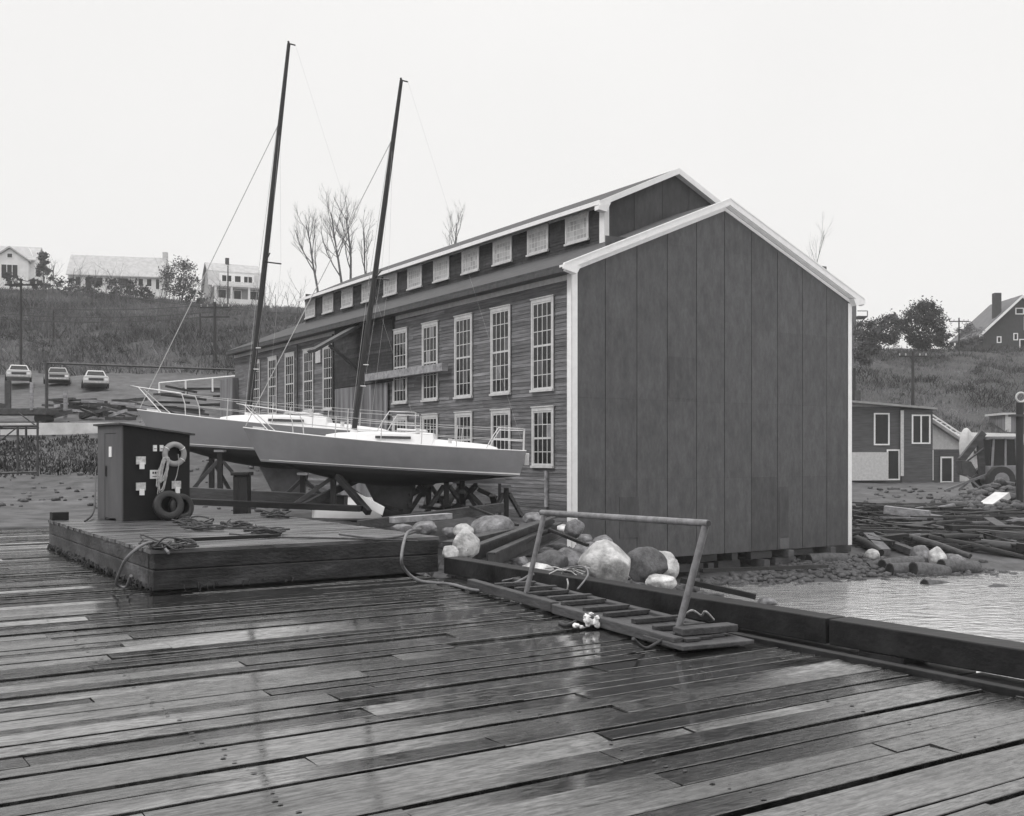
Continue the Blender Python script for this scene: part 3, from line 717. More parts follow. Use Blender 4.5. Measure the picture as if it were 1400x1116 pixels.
def lump(m, c, sx, sy, sz, seed, amp=.25, sub=3, tone=0, rot=None, fq=1.3, cut=True):
    bm = bmesh.new(); bmesh.ops.create_icosphere(bm, subdivisions=sub, radius=1)
    rt = rot or Matrix.Identity(3)
    prk = random.Random(int(seed*977)+5); cuts = [(Vector((prk.gauss(0,1), prk.gauss(0,1), prk.gauss(0,.8))).normalized(), prk.uniform(.62,.88)) for _ in range(7)] if cut else []
    for v in bm.verts:
        d = v.co.copy(); n = noise.noise(d*fq + Vector((seed*3.1, seed*1.7, 0)))*amp + noise.noise(d*3.1 + Vector((seed, 0, 5)))*amp*.3 + (noise.noise(d*8 + Vector((seed, 3, 5)))*amp*.16 if sub > 2 else 0)
        p = d*(1+n)
        for cn, cd in cuts:
            q_ = p.dot(cn)
            if q_ > cd: p -= cn*(q_-cd)*.85
        p = Vector((p.x*sx, p.y*sy, p.z*sz)); v.co = rt @ p + Vector(c)
    m.add([v.co for v in bm.verts], [[v.index for v in f.verts] for f in bm.faces], tone, True); bm.free()
mb = MB(); c = at(775, 751, .1); prr = random.Random(8); [lump(mb, c+Vector((prr.uniform(-.06,.06), prr.uniform(-.03,.03), prr.uniform(-.06,.09))), prr.uniform(.015,.04), prr.uniform(.01,.02), prr.uniform(.015,.035), q_*1.7, 1.2, 3) for q_ in range(12)]
tag(mb.build('rag', M['plate_white']), 'crumpled white rag caught on the gangway edge', 'rag')
mb = MB(); c = at(763, 756, .035); [lump(mb, c+Vector((prr.uniform(-.05,.05), prr.uniform(-.03,.03), prr.uniform(-.01,.03))), prr.uniform(.015,.035), .022, prr.uniform(.015,.03), q_*2.3, .9, 2) for q_ in range(6)]; tag(mb.build('glove', M['plate_white']), 'small white glove lying on wet planks beside the gangway', 'glove')
lay('line', [tuple(at(745,753,.02)), tuple(at(752,755,.03)), tuple(at(760,752,.03))], .022, M['rope_dark'], 'stub of dark rope next to the white glove', 'rope')

# ================================================================ BOULDERS
BL = []
def boulder(px, py, w, h, D, mkey, label, seed, flat=1.0, group=None, depth=.9):
    c = atD(px, py, D); sx = w/F*D/2; sz = h/F*D/2
    m = MB(); lump(m, (0,0,0), sx*1.12, sx*depth*1.12, sz*1.15, seed, .22, 4 if w > 20 else 3)
    o = m.build('boulder', M[mkey]); o.location = c; o.rotation_euler = (0,0,seed*1.3)
    o.rotation_euler = (0, 0, 0)
    return tag(o, label, 'boulder', group)
boulder(790, 697, 54, 38, 20.5, 'rock_pale', 'largest pale rounded boulder behind the curb timber', 1)
boulder(827, 699, 36, 30, 21.5, 'rock_dark', 'dark mossy boulder right of the largest pale boulder', 2)
boulder(843, 701, 28, 30, 22.3, 'rock_pale', 'pale boulder half hidden behind the dark mossy boulder', 3)
boulder(841, 714, 27, 16, 19.2, 'rock_pale', 'low white boulder at the right end of the boulder bank', 4)
boulder(785, 678, 22, 16, 23.5, 'rock', 'grey boulder peeking over the largest pale boulder', 5)
boulder(768, 686, 22, 22, 21.8, 'rock', 'grey boulder against the left of the largest pale boulder', 6)
boulder(753, 694, 26, 22, 20.6, 'rock', 'slanting grey boulder just left of the largest pale one', 7)
boulder(738, 696, 30, 22, 19.8, 'rock_dark', 'speckled dark boulder just right of the far rail post', 8)
boulder(724, 702, 28, 12, 18.6, 'rock_pale', 'flat pale boulder crossed by the far rail post', 9)
boulder(706, 696, 18, 13, 19.2, 'rock', 'small rounded grey boulder left of the far rail post', 10)
boulder(655, 678, 25, 26, 17.6, 'rock_pale', 'upright pale boulder beside the right end of the float', 11)
boulder(640, 686, 17, 14, 17.0, 'rock_pale', 'small pale boulder touching the right end of the float', 12)
boulder(653, 665, 18, 13, 19.0, 'rock_pale', 'small pale boulder perched behind the upright pale one', 13)
boulder(683, 664, 42, 26, 21.5, 'rock', 'broad peaked grey boulder before the clapboard wall', 14)
boulder(721, 655, 22, 13, 24.0, 'rock', 'rounded grey boulder left of the white corner board', 15)
boulder(759, 663, 18, 16, 22.6, 'rock', 'round boulder at the foot of the white corner board', 16)
boulder(746, 664, 20, 9, 24.6, 'rock_pale', 'flat pale stone behind the handrail at the shed corner', 17)
boulder(594, 664, 22, 10, 18.6, 'rock', 'low boulder left of two behind the far end of the float', 18)
boulder(616, 662, 22, 12, 18.8, 'rock', 'low boulder right of two behind the far end of the float', 19)
boulder(640, 667, 14, 10, 19.5, 'rock', 'small dark-shadowed stone beside the upright pale boulder', 20)
boulder(768, 674, 14, 12, 24.0, 'rock', 'small stone between shed corner and largest boulder', 26)
# loose stones of the bank (nobody would count them)
st = MB(); pr = random.Random(77)
def stones(m, n, ufun, sizes, seed):
    prr = random.Random(seed)
    for k in range(n):
        x, y = ufun(prr); s = prr.uniform(*sizes); z = gz(x, y)
        bm_c = (x, y, z + s*.3)
        lump(m, bm_c, s*prr.uniform(.8,1.5), s*prr.uniform(.8,1.3), s*.7, prr.uniform(0,99), .5, 1, prr.uniform(-.5,.6))
stones(st, 260, lambda r: (lambda p: (p.x, p.y))(U(r.uniform(8.6, 17.5), r.uniform(13.5, 23.5))), (.08,.28), 1)
tag(st.build('bank_rubble', M['rock_dark'], fix=False), 'grey rubble stones filling the bank between dock and shed', 'rubble', kind='stuff')
st = MB()
stones(st, 900, lambda r: (lambda p: (p.x, p.y))(U(r.uniform(17.0, 31.5), 24.9 - abs(r.gauss(.9, 1.0)))), (.05,.16), 2)
stones(st, 500, lambda r: (r.uniform(9, 34), r.gauss(35.6, .8)), (.05,.16), 3)
stones(st, 500, lambda r: (r.uniform(14, 60), r.uniform(40, 68)), (.06,.22), 4)
tag(st.build('beach_shingle', M['rock_dark'], fix=False), 'wet shingle and pebbles along the waterline by the shed', 'shingle', kind='stuff')

st = MB()
stones(st, 350, lambda r: (lambda D, px: ((px-CX)/F*D, D))(r.uniform(33, 60), r.uniform(60, 520)), (.03,.14), 6)
tag(st.build('yard_gravel', M['rock_dark'], fix=False), 'loose stones strewn over the sloping yard left of the boats', 'gravel', kind='stuff')
# steel channels and timbers in the boulder bank
def bar(name, a, b, w, h, mk, label, cat='timber', bevel=.008, group=None, tone=0):
    m = MB(); m.beam(a, b, w, h, tone); return tag(m.build(name, M[mk], None, bevel), label, cat, group)
def chan(a, b, w, h, label):
    a = Vector(a); b = Vector(b); d = (b-a).normalized(); s_ = d.cross(Vector((0,0,1))).normalized(); up = s_.cross(d); m = MB()
    m.beam(a, b, .03, h); m.beam(a+up*h/2+s_*w/2, b+up*h/2+s_*w/2, w, .03); m.beam(a-up*h/2+s_*w/2, b-up*h/2+s_*w/2, w, .03)
    return tag(m.build('steel_beam', M['iron']), label, 'steel beam')
chan(atD(650,692,17.5), atD(738,658,23), .14, .30, 'dark steel channel lying from the float corner toward the shed corner')
chan(atD(676,695,18.0), atD(742,664,23.5), .14, .30, 'second dark steel channel lying parallel among the boulders')
bar('timber', atD(640,678,18.5), atD(735,656.5,24), .28, .10, 'timber_mid', 'flat grey board spanning above the steel channels')
bar('timber', atD(553,660,23.5), atD(690,643,25), .22, .22, 'timber_mid', 'heavy wet timber sloping up beneath the stern of the front sloop')
bar('timber', atD(660,642,24.0), atD(705,660,22.0), .07, .05, 'timber', 'thin dark batten leaning before the broad peaked boulder')
bar('timber', atD(735,664,20.8), atD(772,679,20.0), .08, .06, 'timber', 'short dark batten leaning between corner boulders')
bar('timber', atD(585,655,21.5), atD(640,651,22.5), .2, .12, 'timber_pale', 'pale plank lying beside the keel of the front sloop')
bar('timber', atD(860,712,24.5), atD(932,728,24.2), .16, .12, 'timber', 'dark half-sunk plank on the mud before the dark end wall')
bar('timber', atD(880,703,27.2), atD(1000,699,31.5), .12, .10, 'timber', 'thin dark timber lying in shingle under the end wall')

# ================================================================ SAILBOATS
def sailboat(label, hullm, keelm, bow, scale, pitch, rake, yaw, H=9.2, name='sailboat'):
    t = thing(name, label, 'sailboat'); L0 = 7.32
    kx, kz = 3.75, 1.32     # origin: keel foot
    def Lc(x, y, z): return Vector((x-kx, y, z+kz))
    NS = 25
    def hb(s):  # half beam at deck
        return 1.36*(math.sin(min(1, (s**.78)*1.0)*math.pi*.62))**.9 if s < .8 else 1.36*(math.sin((.8**.78)*math.pi*.62)**.9)*(1-(s-.8)*.8)
    def sheer(s): return .84 - .50*s + .30*s*s
    def canoe(s): return -.44*math.sin(math.pi*min(1, max(0, (s-.055)/.93)))**.85 if s > .055 else 0
    def stem(z): return .50*(1-max(0, min(1, z/.84)))  # raked stem, x of the profile at height z
    rows_top, rows_bot = 5, 7
    def pt(s, side, k, bot):
        b = hb(s)*1.0; zs = sheer(s); bw = b*(.80+.1*s) if s > .0 else 0
        x0 = s*L0
        if not bot:
            q = k/rows_top; z = zs*(1-q)+0.0*q; y = lerp(b, bw, q**1.3)
        else:
            q = k/rows_bot; a = q*math.pi/2; z = canoe(s)*math.sin(a)**1.0; y = bw*math.cos(a)**.8 if q < 1 else 0
        # stem rake and counter
        x = stem(z if z > 0 else 0) + (.25*min(1, -z/.44) if z < 0 else 0)
        xr = L0 - .12*(1-z/.6) if z >= 0 else L0 - .12 - .8*min(1, -z/.3)
        return Lc(lerp(x, xr, s), side*y, z)
    for bot, nm, mm in ((False, 'hull', hullm), (True, 'hull_bottom', M['antifoul'])):
        m = MB(); nr = rows_bot if bot else rows_top
        for side in (-1, 1):
            o = [pt(i/(NS-1), side, k, bot) for i in range(NS) for k in range(nr+1)]
            fs = []
            for i in range(NS-1):
                for k in range(nr):
                    q = (i*(nr+1)+k, i*(nr+1)+k+1, (i+1)*(nr+1)+k+1, (i+1)*(nr+1)+k); fs.append(q if side > 0 else q[::-1])
            m.add(o, fs, 0, True)
        if not bot:   # transom
            a = [pt(1, 1, k, False) for k in range(nr+1)]; b = [pt(1, -1, k, False) for k in range(nr+1)][::-1]
            m.add(a+b, [tuple(range(2*(nr+1)))])
        m.build(nm, mm, t)
    # boot stripe
    m = MB()
    for side in (-1, 1):
        o = []; fs = []
        for i in range(NS):
            p = pt(i/(NS-1), side, 0, True); o += [p+Vector((0, side*.022, .085)), p+Vector((0, side*.026, .045))]
        for i in range(NS-1): fs.append((2*i, 2*i+1, 2*i+3, 2*i+2))
        m.add(o, fs)
    m.build('boot_stripe', M['stripe'], t)
    # toe rail and deck
    m = MB(); o = []; fs = []
    for i in range(NS):
        s = i/(NS-1); a = pt(s, -1, 0, False); b = pt(s, 1, 0, False); c = (a+b)/2 + Vector((0,0,.02*hb(s))); o += [a, c, b]
    for i in range(NS-1): fs += [(3*i, 3*i+1, 3*i+4, 3*i+3), (3*i+1, 3*i+2, 3*i+5, 3*i+4)]
    m.add(o, fs, 0, True); m.build('deck', M['white_gel'], t)
    m = MB()
    for side in (-1, 1): m.tube([pt(i/(NS-1), side, 0, False)+Vector((0, -side*.01, .012)) for i in range(NS)], .018, 6)
    m.build('toe_rail', M['white_gel'], t)
    # coachroof: long low wedge, cockpit coaming aft
    m = MB(); st_ = [(2.15,.10,.04),(2.5,.42,.12),(3.1,.56,.20),(3.9,.62,.27),(4.7,.62,.31),(4.95,.60,.30),(5.0,.60,.16),(5.6,.66,.14),(6.35,.62,.10),(6.6,.5,.03)]
    o = []; fs = []
    for x, y, h in st_:
        zd = sheer(x/L0)+.03; o += [Lc(x, -y, zd-.05), Lc(x, -y*.82, zd+h*.85), Lc(x, -y*.5, zd+h), Lc(x, y*.5, zd+h), Lc(x, y*.82, zd+h*.85), Lc(x, y, zd-.05)]
    for i in range(len(st_)-1):
        for k in range(5): fs.append((i*6+k, i*6+k+1, (i+1)*6+k+1, (i+1)*6+k))
    fs += [tuple(range(6)), tuple(len(o)-6+k for k in range(6))[::-1]]
    m.add(o, fs); m.build('coachroof', M['white_gel'], t, .02)
    m = MB()
    for side in (-1, 1):
        zd = sheer(.5)+.03; m.add([Lc(3.5, side*.60, zd+.06), Lc(4.45, side*.615, zd+.07), Lc(4.45, side*.56, zd+.17), Lc(3.55, side*.555, zd+.14)], [(0,1,2,3)])
        m.v = m.v
    mm = MB()
    for side in (-1, 1):
        zd = sheer(.53)+.03
        mm.beam(Lc(3.5, side*.595, zd+.10), Lc(4.4, side*.60, zd+.13), .03, .07)
    mm.build('cabin_window', M['ink'], t)
    mm = MB(); mm.box(4.0-kx, 4.75-kx, -.3, .3, sheer(.6)+.03+.31+kz, sheer(.6)+.03+.37+kz); mm.build('hatch', M['white_gel'], t, .02)
    for xw, yw in ((4.55, .45), (4.55, -.45), (5.4, .74), (5.4, -.74)):
        zw = sheer(xw/L0) + (.33 if abs(yw) < .5 else .12); mm = MB()
        mm.tube([Lc(xw, yw, zw-.02), Lc(xw, yw, zw+.03), Lc(xw, yw, zw+.10)], [.06, .045, .055], 10); mm.build('winch', M['steel'], t)
    mm = MB(); mm.beam(Lc(.25, 0, sheer(.03)+.05), Lc(.55, 0, sheer(.07)+.05), .06, .05); mm.build('bow_cleat', M['steel'], t)
    # keel
    m = MB(); o = []; fs = []
    for q in range(5):
        z = lerp(-.30, -1.28, q/4); xa = lerp(3.15, 3.72, q/4); xb = lerp(4.55, 4.40, q/4); th = lerp(.11, .07, q/4)
        for k in range(12):
            a = 2*math.pi*k/12; xc = (xa+xb)/2 + (xb-xa)/2*math.cos(a); o.append(Lc(xc, th*math.sin(a)*(1-.45*math.cos(a)), z))
    for q in range(4):
        for k in range(12): fs.append((q*12+k, q*12+(k+1) % 12, (q+1)*12+(k+1) % 12, (q+1)*12+k))
    fs.append(tuple(48+k for k in range(12))); m.add(o, fs, 0, True); m.build('keel', keelm, t)
    # stern gear
    m = MB(); m.box(7.30-kx, 7.42-kx, -.12, .12, .28+kz, .60+kz); m.box(7.30-kx, 7.36-kx, .25, .55, .40+kz, .58+kz); m.build('rudder_bracket', M['white_gel'], t, .015)
    # mast
    mx = 2.85; zd = sheer(mx/L0)+.05; tr_ = math.tan(rake)
    def MP(h): return Lc(mx + tr_*h, 0, zd+h)
    m = MB(); m.tube([MP(0), MP(3), MP(6.9), MP(H)], [.072, .072, .068, .045], 10); mast = m.build('mast', M['black_mast'], t)
    m = MB(); m.tube([MP(H), MP(H)+Vector((.17, 0, -.03))], .02, 5); m.tube([MP(H), MP(H)+Vector((-.02, 0, .06))], .03, 5); m.build('masthead_crane', M['black_mast'], mast)
    m = MB(); h0 = 4.15
    m.tube([MP(h0), MP(h0+.10)+Vector((.26, .74, 0))], .020, 5); m.tube([MP(h0), MP(h0+.10)+Vector((.26, -.74, 0))], .020, 5)
    m.build('spreader', M['black_mast'], mast)
    m = MB(); 
    for h in (1.35, 1.9): m.tube([MP(h)+Vector((0,-.05,0)), MP(h)+Vector((.16,-.12,0))], .012, 4)
    m.tube([MP(.02)-Vector((0,0,.05)), MP(.22)], .10, 8); m.build('mast_fitting', M['white_gel'], mast)
    m = MB(); m.tube([MP(7.85), Lc(.06, 0, sheer(0)+.05)], .011, 4, caps=False); m.build('forestay', M['wire'], t)
    m = MB()
    for side in (-1, 1):
        tip = MP(h0+.10)+Vector((.26, .74*side, 0)); m.tube([MP(7.7), tip, Lc(mx+.25, side*1.12, sheer(.42)+.02)], .003, 3, caps=False)
    m.tube([MP(H)+Vector((.17,0,-.02)), Lc(7.3, 0, sheer(1)+.02)], .0022, 3, caps=False)
    m.build('shroud', M['wire'], t)
    m = MB(); m.tube([MP(.25)+Vector((-.10, .03, 0)), MP(4)+Vector((-.14, .03, 0)), MP(7.7)+Vector((-.07, 0, 0))], .006, 3, caps=False); m.build('halyard', M['wire'], mast)
    # pulpit, pushpit, stanchions
    def E(s, side, up=0, inn=.06): p = pt(s, side, 0, False); return p + Vector((0, -side*inn, up))
    r = .014
    m = MB(); rail = [E(.17, -1, .56), E(.08, -1, .58), E(.015, -1, .60, .02)+Vector((-.12,0,0)), Lc(-.20, 0, sheer(0)+.62), E(.015, 1, .60, .02)+Vector((-.12,0,0)), E(.08, 1, .58), E(.17, 1, .56)]
    m.tube(rail, r, 6)
    for side in (-1, 1):
        m.tube([E(.17, side, .56), E(.185, side, .30), E(.19, side, 0)], r, 6); m.tube([E(.02, side, .60, .02)+Vector((-.12,0,0)), E(.10, side, 0)], r, 6)
    m.build('pulpit', M['steel'], t)
    m = MB()
    m.tube([E(.86, -1, .0), E(.88, -1, .30), E(.90, -1, .55), E(.985, -1, .56), Lc(7.25, 0, sheer(1)+.56), E(.985, 1, .56), E(.90, 1, .55), E(.88, 1, .30), E(.86, 1, 0)], r, 6)
    for side in (-1, 1): m.tube([E(.99, side, .56), E(.992, side, 0)], r, 6); m.tube([E(.88, side, .28), E(.988, side, .28)], r*.8, 6)
    m.build('pushpit', M['steel'], t)
    m0 = None
    for side in (-1, 1):
        for s in (.34, .50, .64, .76):
            m = MB(); m.tube([E(s, side, 0), E(s, side, .55)], .012, 5); m.build('stanchion', M['steel'], t)
    m = MB()
    for side in (-1, 1):
        for up in (.54, .28): m.tube([E(s, side, up) for s in (.185, .34, .50, .64, .76, .88)], .006, 4, caps=False)
    m.build('lifeline', M['wire'], t)
    # place: put the bow tip (local) at 'bow'
    t.scale = (scale,)*3; t.rotation_euler = (0, pitch, yaw)
    rot = t.rotation_euler.to_matrix(); t.location = Vector(bow) - rot @ (Lc(0, 0, sheer(0))*scale)
    return t
B1 = sailboat('front grey racing sloop on blocks, bow pointing left toward the dock shed', M['hull_grey'], M['keel'], atD(443, 567, 26.6), .97, R(3.2), R(4.5), R(0), 9.3)
B2 = sailboat('rear paler sloop on stands, half hidden behind the front sloop', M['hull_pale'], M['keel_pale'], atD(342, 550, 30.2), 1.10, R(3.6), R(2.6), R(1.5), 9.85)
bpy.context.view_layer.update()
# ---- supports
def stand(px, py0, py1, D, spread, label):
    t = thing('boat_stand', label, 'boat stand', (0,0,0)); top = atD(px, py0, D); ft = atD(px, py1, D); t.location = (ft.x, ft.y, ft.z)
    h = top.z-ft.z
    m = MB(); m.beam((0,0,0), (0,0,h), .13, .13); m.build('post', M['timber_z'], t)
    for s in (-1, 1):
        m = MB(); m.beam((spread*s, .3*s, 0), (0.07*s, 0, h*.8), .09, .09); m.build('brace', M['timber_mid'], t)
    m = MB(); m.boxm(Matrix.Translation((0,0,h+.03)), .26, .3, .06); m.build('pad', M['timber_pale'], t); return t
stand(413, 592, 634, 30.0, .55, 'timber prop under the bow of the rear sloop, outer of the pair')
stand(421, 590, 634, 29.2, .9, 'timber prop under the bow of the rear sloop, nearer the square post')
stand(529, 609, 642, 26.3, 1.0, 'timber prop with pale head under the front sloop ahead of its keel')
stand(637, 616, 648, 26.4, .5, 'timber prop under the front sloop just behind its keel')
stand(652, 617, 650, 27.6, .7, 'timber prop under the after part of the front sloop')
stand(500, 612, 640, 28.6, .7, 'timber prop in the shadow between the two sloops')
stand(620, 617, 648, 27.2, .5, 'short prop tucked close behind the front sloop keel')
stand(694, 624, 652, 27.0, .4, 'pale short trestle post under the stern of the front sloop')
t = thing('sawhorse', 'wooden sawhorse frame behind the stern of the front sloop', 'sawhorse', atD(668, 652, 28.2))
m = MB(); m.beam((-.7,0,.95), (.7,0,.95), .12, .12); m.build('top_rail', M['timber_pale'], t)
for sx in (-.55, .55):
    for sy in (-.3, .3): m = MB(); m.beam((sx, sy, 0), (sx, 0, .92), .08, .08); m.build('leg', M['timber_mid'], t)
bar('timber', atD(392,630,27.5), atD(541,638,27.0), .35, .35, 'timber_mid', 'long squared timber lying behind the float under the rear sloop')
bar('timber', atD(385,637,25.5), atD(556,644,25.0), .30, .14, 'timber', 'dark plank lying low beside the long squared timber')
bar('timber', atD(560,612,27.5), atD(500,642,26.0), .16, .16, 'timber_mid', 'slanting timber shore leaning under the front sloop')
bar('timber', atD(533,613,25.9), atD(563,648,25.0), .14, .14, 'timber', 'dark diagonal shore in front of the front sloop keel')
bar('timber', atD(600,632,26.6), atD(636,612,27.6), .12, .12, 'timber', 'dark diagonal shore rising behind the front sloop keel')
pr = random.Random(71)
for k in range(16):
    px = pr.uniform(575, 690); py = pr.uniform(630, 650); D = pr.uniform(25.5, 29.5); dx = pr.uniform(-26, 26); dy = pr.uniform(-22, 8)
    bar('timber', atD(px, py, D), atD(px+dx, max(620, py+dy), D+pr.uniform(-1.5,1.5)), pr.uniform(.06,.16), pr.uniform(.05,.14), pr.choice(['timber','timber','timber_mid']), 'loose prop or batten in the jumble under the front sloop stern', 'timber', 0, 'loose timbers under the front sloop')
bar('board', atD(546,630,26.2), atD(577,646.5,25.6), .02, .22, 'trim', 'bright white board leaning against the keel foot of the front sloop', 'board')
t = thing('overturned_dinghy', 'overturned white dinghy lying on the ground beyond the front sloop keel', 'dinghy', atD(556, 652, 29.0))
m = MB(); o = []; fs = []
for i in range(11):
    s = i/10; hbm = .62*math.sin(math.pi*(.12+.80*s))**.7
    for k in range(9):
        a = math.pi*k/8; o.append((-1.3+2.6*s, -math.cos(a)*hbm, math.sin(a)**.7*.55*(.75+.25*math.sin(math.pi*s))))
for i in range(10):
    for k in range(8): fs.append((i*9+k, i*9+k+1, (i+1)*9+k+1, (i+1)*9+k))
fs += [tuple(range(9)), tuple(90+k for k in range(9))]
m.add(o, fs, 0, True); m.build('hull', M['white_gel'], t)
m = MB(); m.beam((-1.3,0,.5), (1.3,0,.53), .04, .06); m.build('keel_strip', M['trim_worn'], t)
t = thing('parked_van', 'old pale van parked between keel and props beside the wall', 'van', atD(612, 640, 33.5), R(20))
m = MB(); m.prism([(-.9,.25),(.9,.25),(.9,1.1),(.72,1.75),(-.72,1.75),(-.9,1.1)], 'y', 0, 2.4); m.build('body', M['car_grey'], t, .06)
m = MB(); m.box(-.62, .62, -.02, .0, 1.1, 1.6); m.build('window', M['glass'], t)
for sx in (-.75,.75): m = MB(); m.tube([(sx-.09,.5,.3),(sx+.09,.5,.3)], .3, 14); m.build('wheel', M['rubber'], t)
# grass tufts and rubbish at the float's back
# ================================================================ LEFT MIDDLE DISTANCE
rl = thing('pipe_railing', 'low white post-and-rail fence behind the rear sloop bow', 'fence', (0,0,0))
a, b = atD(363, 524, 75), atD(440, 517, 73)
m = MB(); m.tube([a, b], .05, 6); m.build('rail', M['trim'], rl)
for k in range(4):
    p = a.lerp(b, k/3); m = MB(); m.tube([p, p-Vector((0,0,.95))], .06, 6); m.build('post', M['trim'], rl)
bar('retaining_wall', atD(120,568.5,53.0), atD(322,568,54), .5, .62, 'concrete', 'long pale concrete wall running across the yard left of the shed', 'wall')
gt = thing('pipe_gantry', 'dark upright pipe carrying a long cable-thin beam toward the boat shed', 'gantry', (0,0,0))
a = atD(255.5, 505, 59); b = atD(436, 511.5, 58)
m = MB(); m.tube([a, b], .07, 6); m.build('beam', M['iron'], gt)
m = MB(); m.tube([a+Vector((0,0,.05)), atD(255.5, 560, 59)], .09, 6); m.build('post', M['iron'], gt)
tr_ = thing('flat_trailer', 'dark flat trailer with stake posts on the yard slope at left', 'trailer', atD(222, 561, 58), R(3))
m = MB(); m.box(-3.2, 2.2, -.9, .9, .35, .7); m.box(-3.2,-.4,-.9,.9,.7,1.0); m.build('bed', M['iron'], tr_, .02)
m = MB(); 
for x in (.1,): m.box(x-.14, x+.14, -.8, -.6, .7, 2.2)
m.build('stake', M['iron'], tr_); m = MB()
m.box(-3.2,-3.0,-.85,-.7,.7,2.0); m.build('stake', M['iron'], tr_)
m = MB(); m.box(1.35,1.50,-.95,-.8,.6,2.1); m.build('stake', M['timber_pale'], tr_)
m = MB(); m.tube([(1.75,-.6,.18),(1.75,.6,.18)], .32, 12); m.build('wheel', M['rubber'], tr_)
m = MB(); m.tube([(-2.4,-.6,.18),(-2.4,.6,.18)], .32, 12); m.build('wheel', M['rubber'], tr_)
bar('stake', atD(273.5,532,61), atD(273.5,558,61), .18, .18, 'timber_pale', 'lone pale stake standing right of the flat trailer', 'stake')
rk = thing('pipe_rack', 'open metal pipe rack standing before the pale concrete wall', 'rack', (0,0,0))
P = lambda px, py, D=43: atD(px, py, D)
m = MB()
for a, b in (((150,566),(247,565)), ((150,612),(247,609)), ((247,562),(247,613)), ((228,566),(228,612)), ((210,566),(210,614)), ((175,566),(175,614)), ((236,566),(236,590)), ((150,566),(150,614))):
    m.tube([P(*a), P(*b)], .05, 5)
m.tube([P(247,566,43), P(247,566,45.5)], .05, 5); m.tube([P(210,566,43), P(212,566,45.5)], .05, 5); m.tube([P(150,568,45.5), P(248,567,45.5)], .05, 5)
m.tube([P(190,596), P(228,566)], .03, 5); m.tube([P(228,552), P(247,566)], .03, 5); m.build('frame', M['iron'], rk)
# timber stacks in the yard behind the rear sloop
pr = random.Random(61)
for k in range(44):
    px = pr.uniform(262, 350); py = lerp(545, 561, pr.random()); D = lerp(69, 57, (py-544)/20)
    L = pr.uniform(12, 34); c = atD(px, py, D); 
    a = atD(px-L/2, py-pr.uniform(-1.5,1.5), D+pr.uniform(-.8,.8)); b = atD(px+L/2, py+pr.uniform(-1.5,1.5), D+pr.uniform(-.8,.8))
    a.z = gz(a.x, a.y)+pr.uniform(.08,.6); b.z = gz(b.x, b.y)+pr.uniform(.08,.6)
    bar('lumber', a, b, pr.uniform(.15,.4), pr.uniform(.1,.22), pr.choice(['timber','timber_mid','timber_pale','timber_mid']), 'plank in the untidy lumber heap above the dock shed', 'plank', 0, 'lumber heap left of the rear sloop')
for k in range(34):
    px = pr.uniform(345, 520); py = lerp(533, 553, pr.random()); D = lerp(77, 62, (py-533)/20)
    a = atD(px, py, D); b = atD(px+pr.uniform(20, 50), py+pr.uniform(-1,3), D+pr.uniform(-1,1))
    a.z = gz(a.x, a.y)+pr.uniform(.08,.7); b.z = gz(b.x, b.y)+pr.uniform(.08,.7)
    bar('lumber', a, b, pr.uniform(.15,.3), pr.uniform(.1,.2), pr.choice(['timber','timber_mid','timber']), 'plank stacked on the ground behind the rear sloop rails', 'plank', 0, 'lumber behind the rear sloop')
# parked cars
def car(px, py, D, rz, mk, label):
    p = atD(px, py, D); p.z = min(p.z, 99); t = thing('parked_car', label, 'car', p, rz, 'cars parked in a row on the slope')
    m = MB(); prof = [(-.86,.28),(.86,.28),(.88,.62),(.80,.86),(-.80,.86),(-.88,.62)]; m.prism(prof, 'y', -2.2, 2.2)
    m.build('body', M[mk], t, .07)
    m = MB(); o = [(-.76,-1.0,.865),(.76,-1.0,.865),(.76,1.6,.865),(-.76,1.6,.865),(-.56,-.45,1.36),(.56,-.45,1.36),(.56,1.1,1.36),(-.56,1.1,1.36)]; m.hexa(o); m.build('cabin', M[mk], t, .05)
    m = MB(); m.add([(-.64,-.955,.93),(.64,-.955,.93),(.52,-.55,1.28),(-.52,-.55,1.28)], [(0,1,2,3)])
    m.build('windscreen', M['glass'], t)
    m = MB()
    for s in (-1,1): m.add([(s*.755,-.75,.93),(s*.755,1.3,.93),(s*.60,.95,1.28),(s*.60,-.42,1.28)], [(0,1,2,3)])
    m.build('side_window', M['glass'], t)
    m = MB(); m.box(-.8,.8,-2.3,-2.21,.34,.46); m.build('bumper', M['plate'], t)
    m = MB(); m.box(-.5,.5,-2.225,-2.203,.5,.68); m.build('grille', M['ink'], t)
    for s in (-1,1):
        m = MB(); m.box(s*.68-.12,s*.68+.12,-2.225,-2.203,.52,.68); m.build('headlight', M['plate_white'], t)
        for y in (-1.4,1.35): m = MB(); m.tube([(s*.86-.1,y,.3),(s*.86+.03,y,.3)], .31, 12); m.build('wheel', M['rubber'], t)
    return t
car(229, 524, 82, R(25), 'car_white', 'leftmost of three cars parked facing the harbour, pale saloon')
car(266.5, 526.5, 82, R(21), 'car_grey', 'middle of three parked cars, the greyer saloon')
car(302, 530, 79, R(23), 'car_white', 'rightmost of three cars parked facing the harbour, whitest saloon')

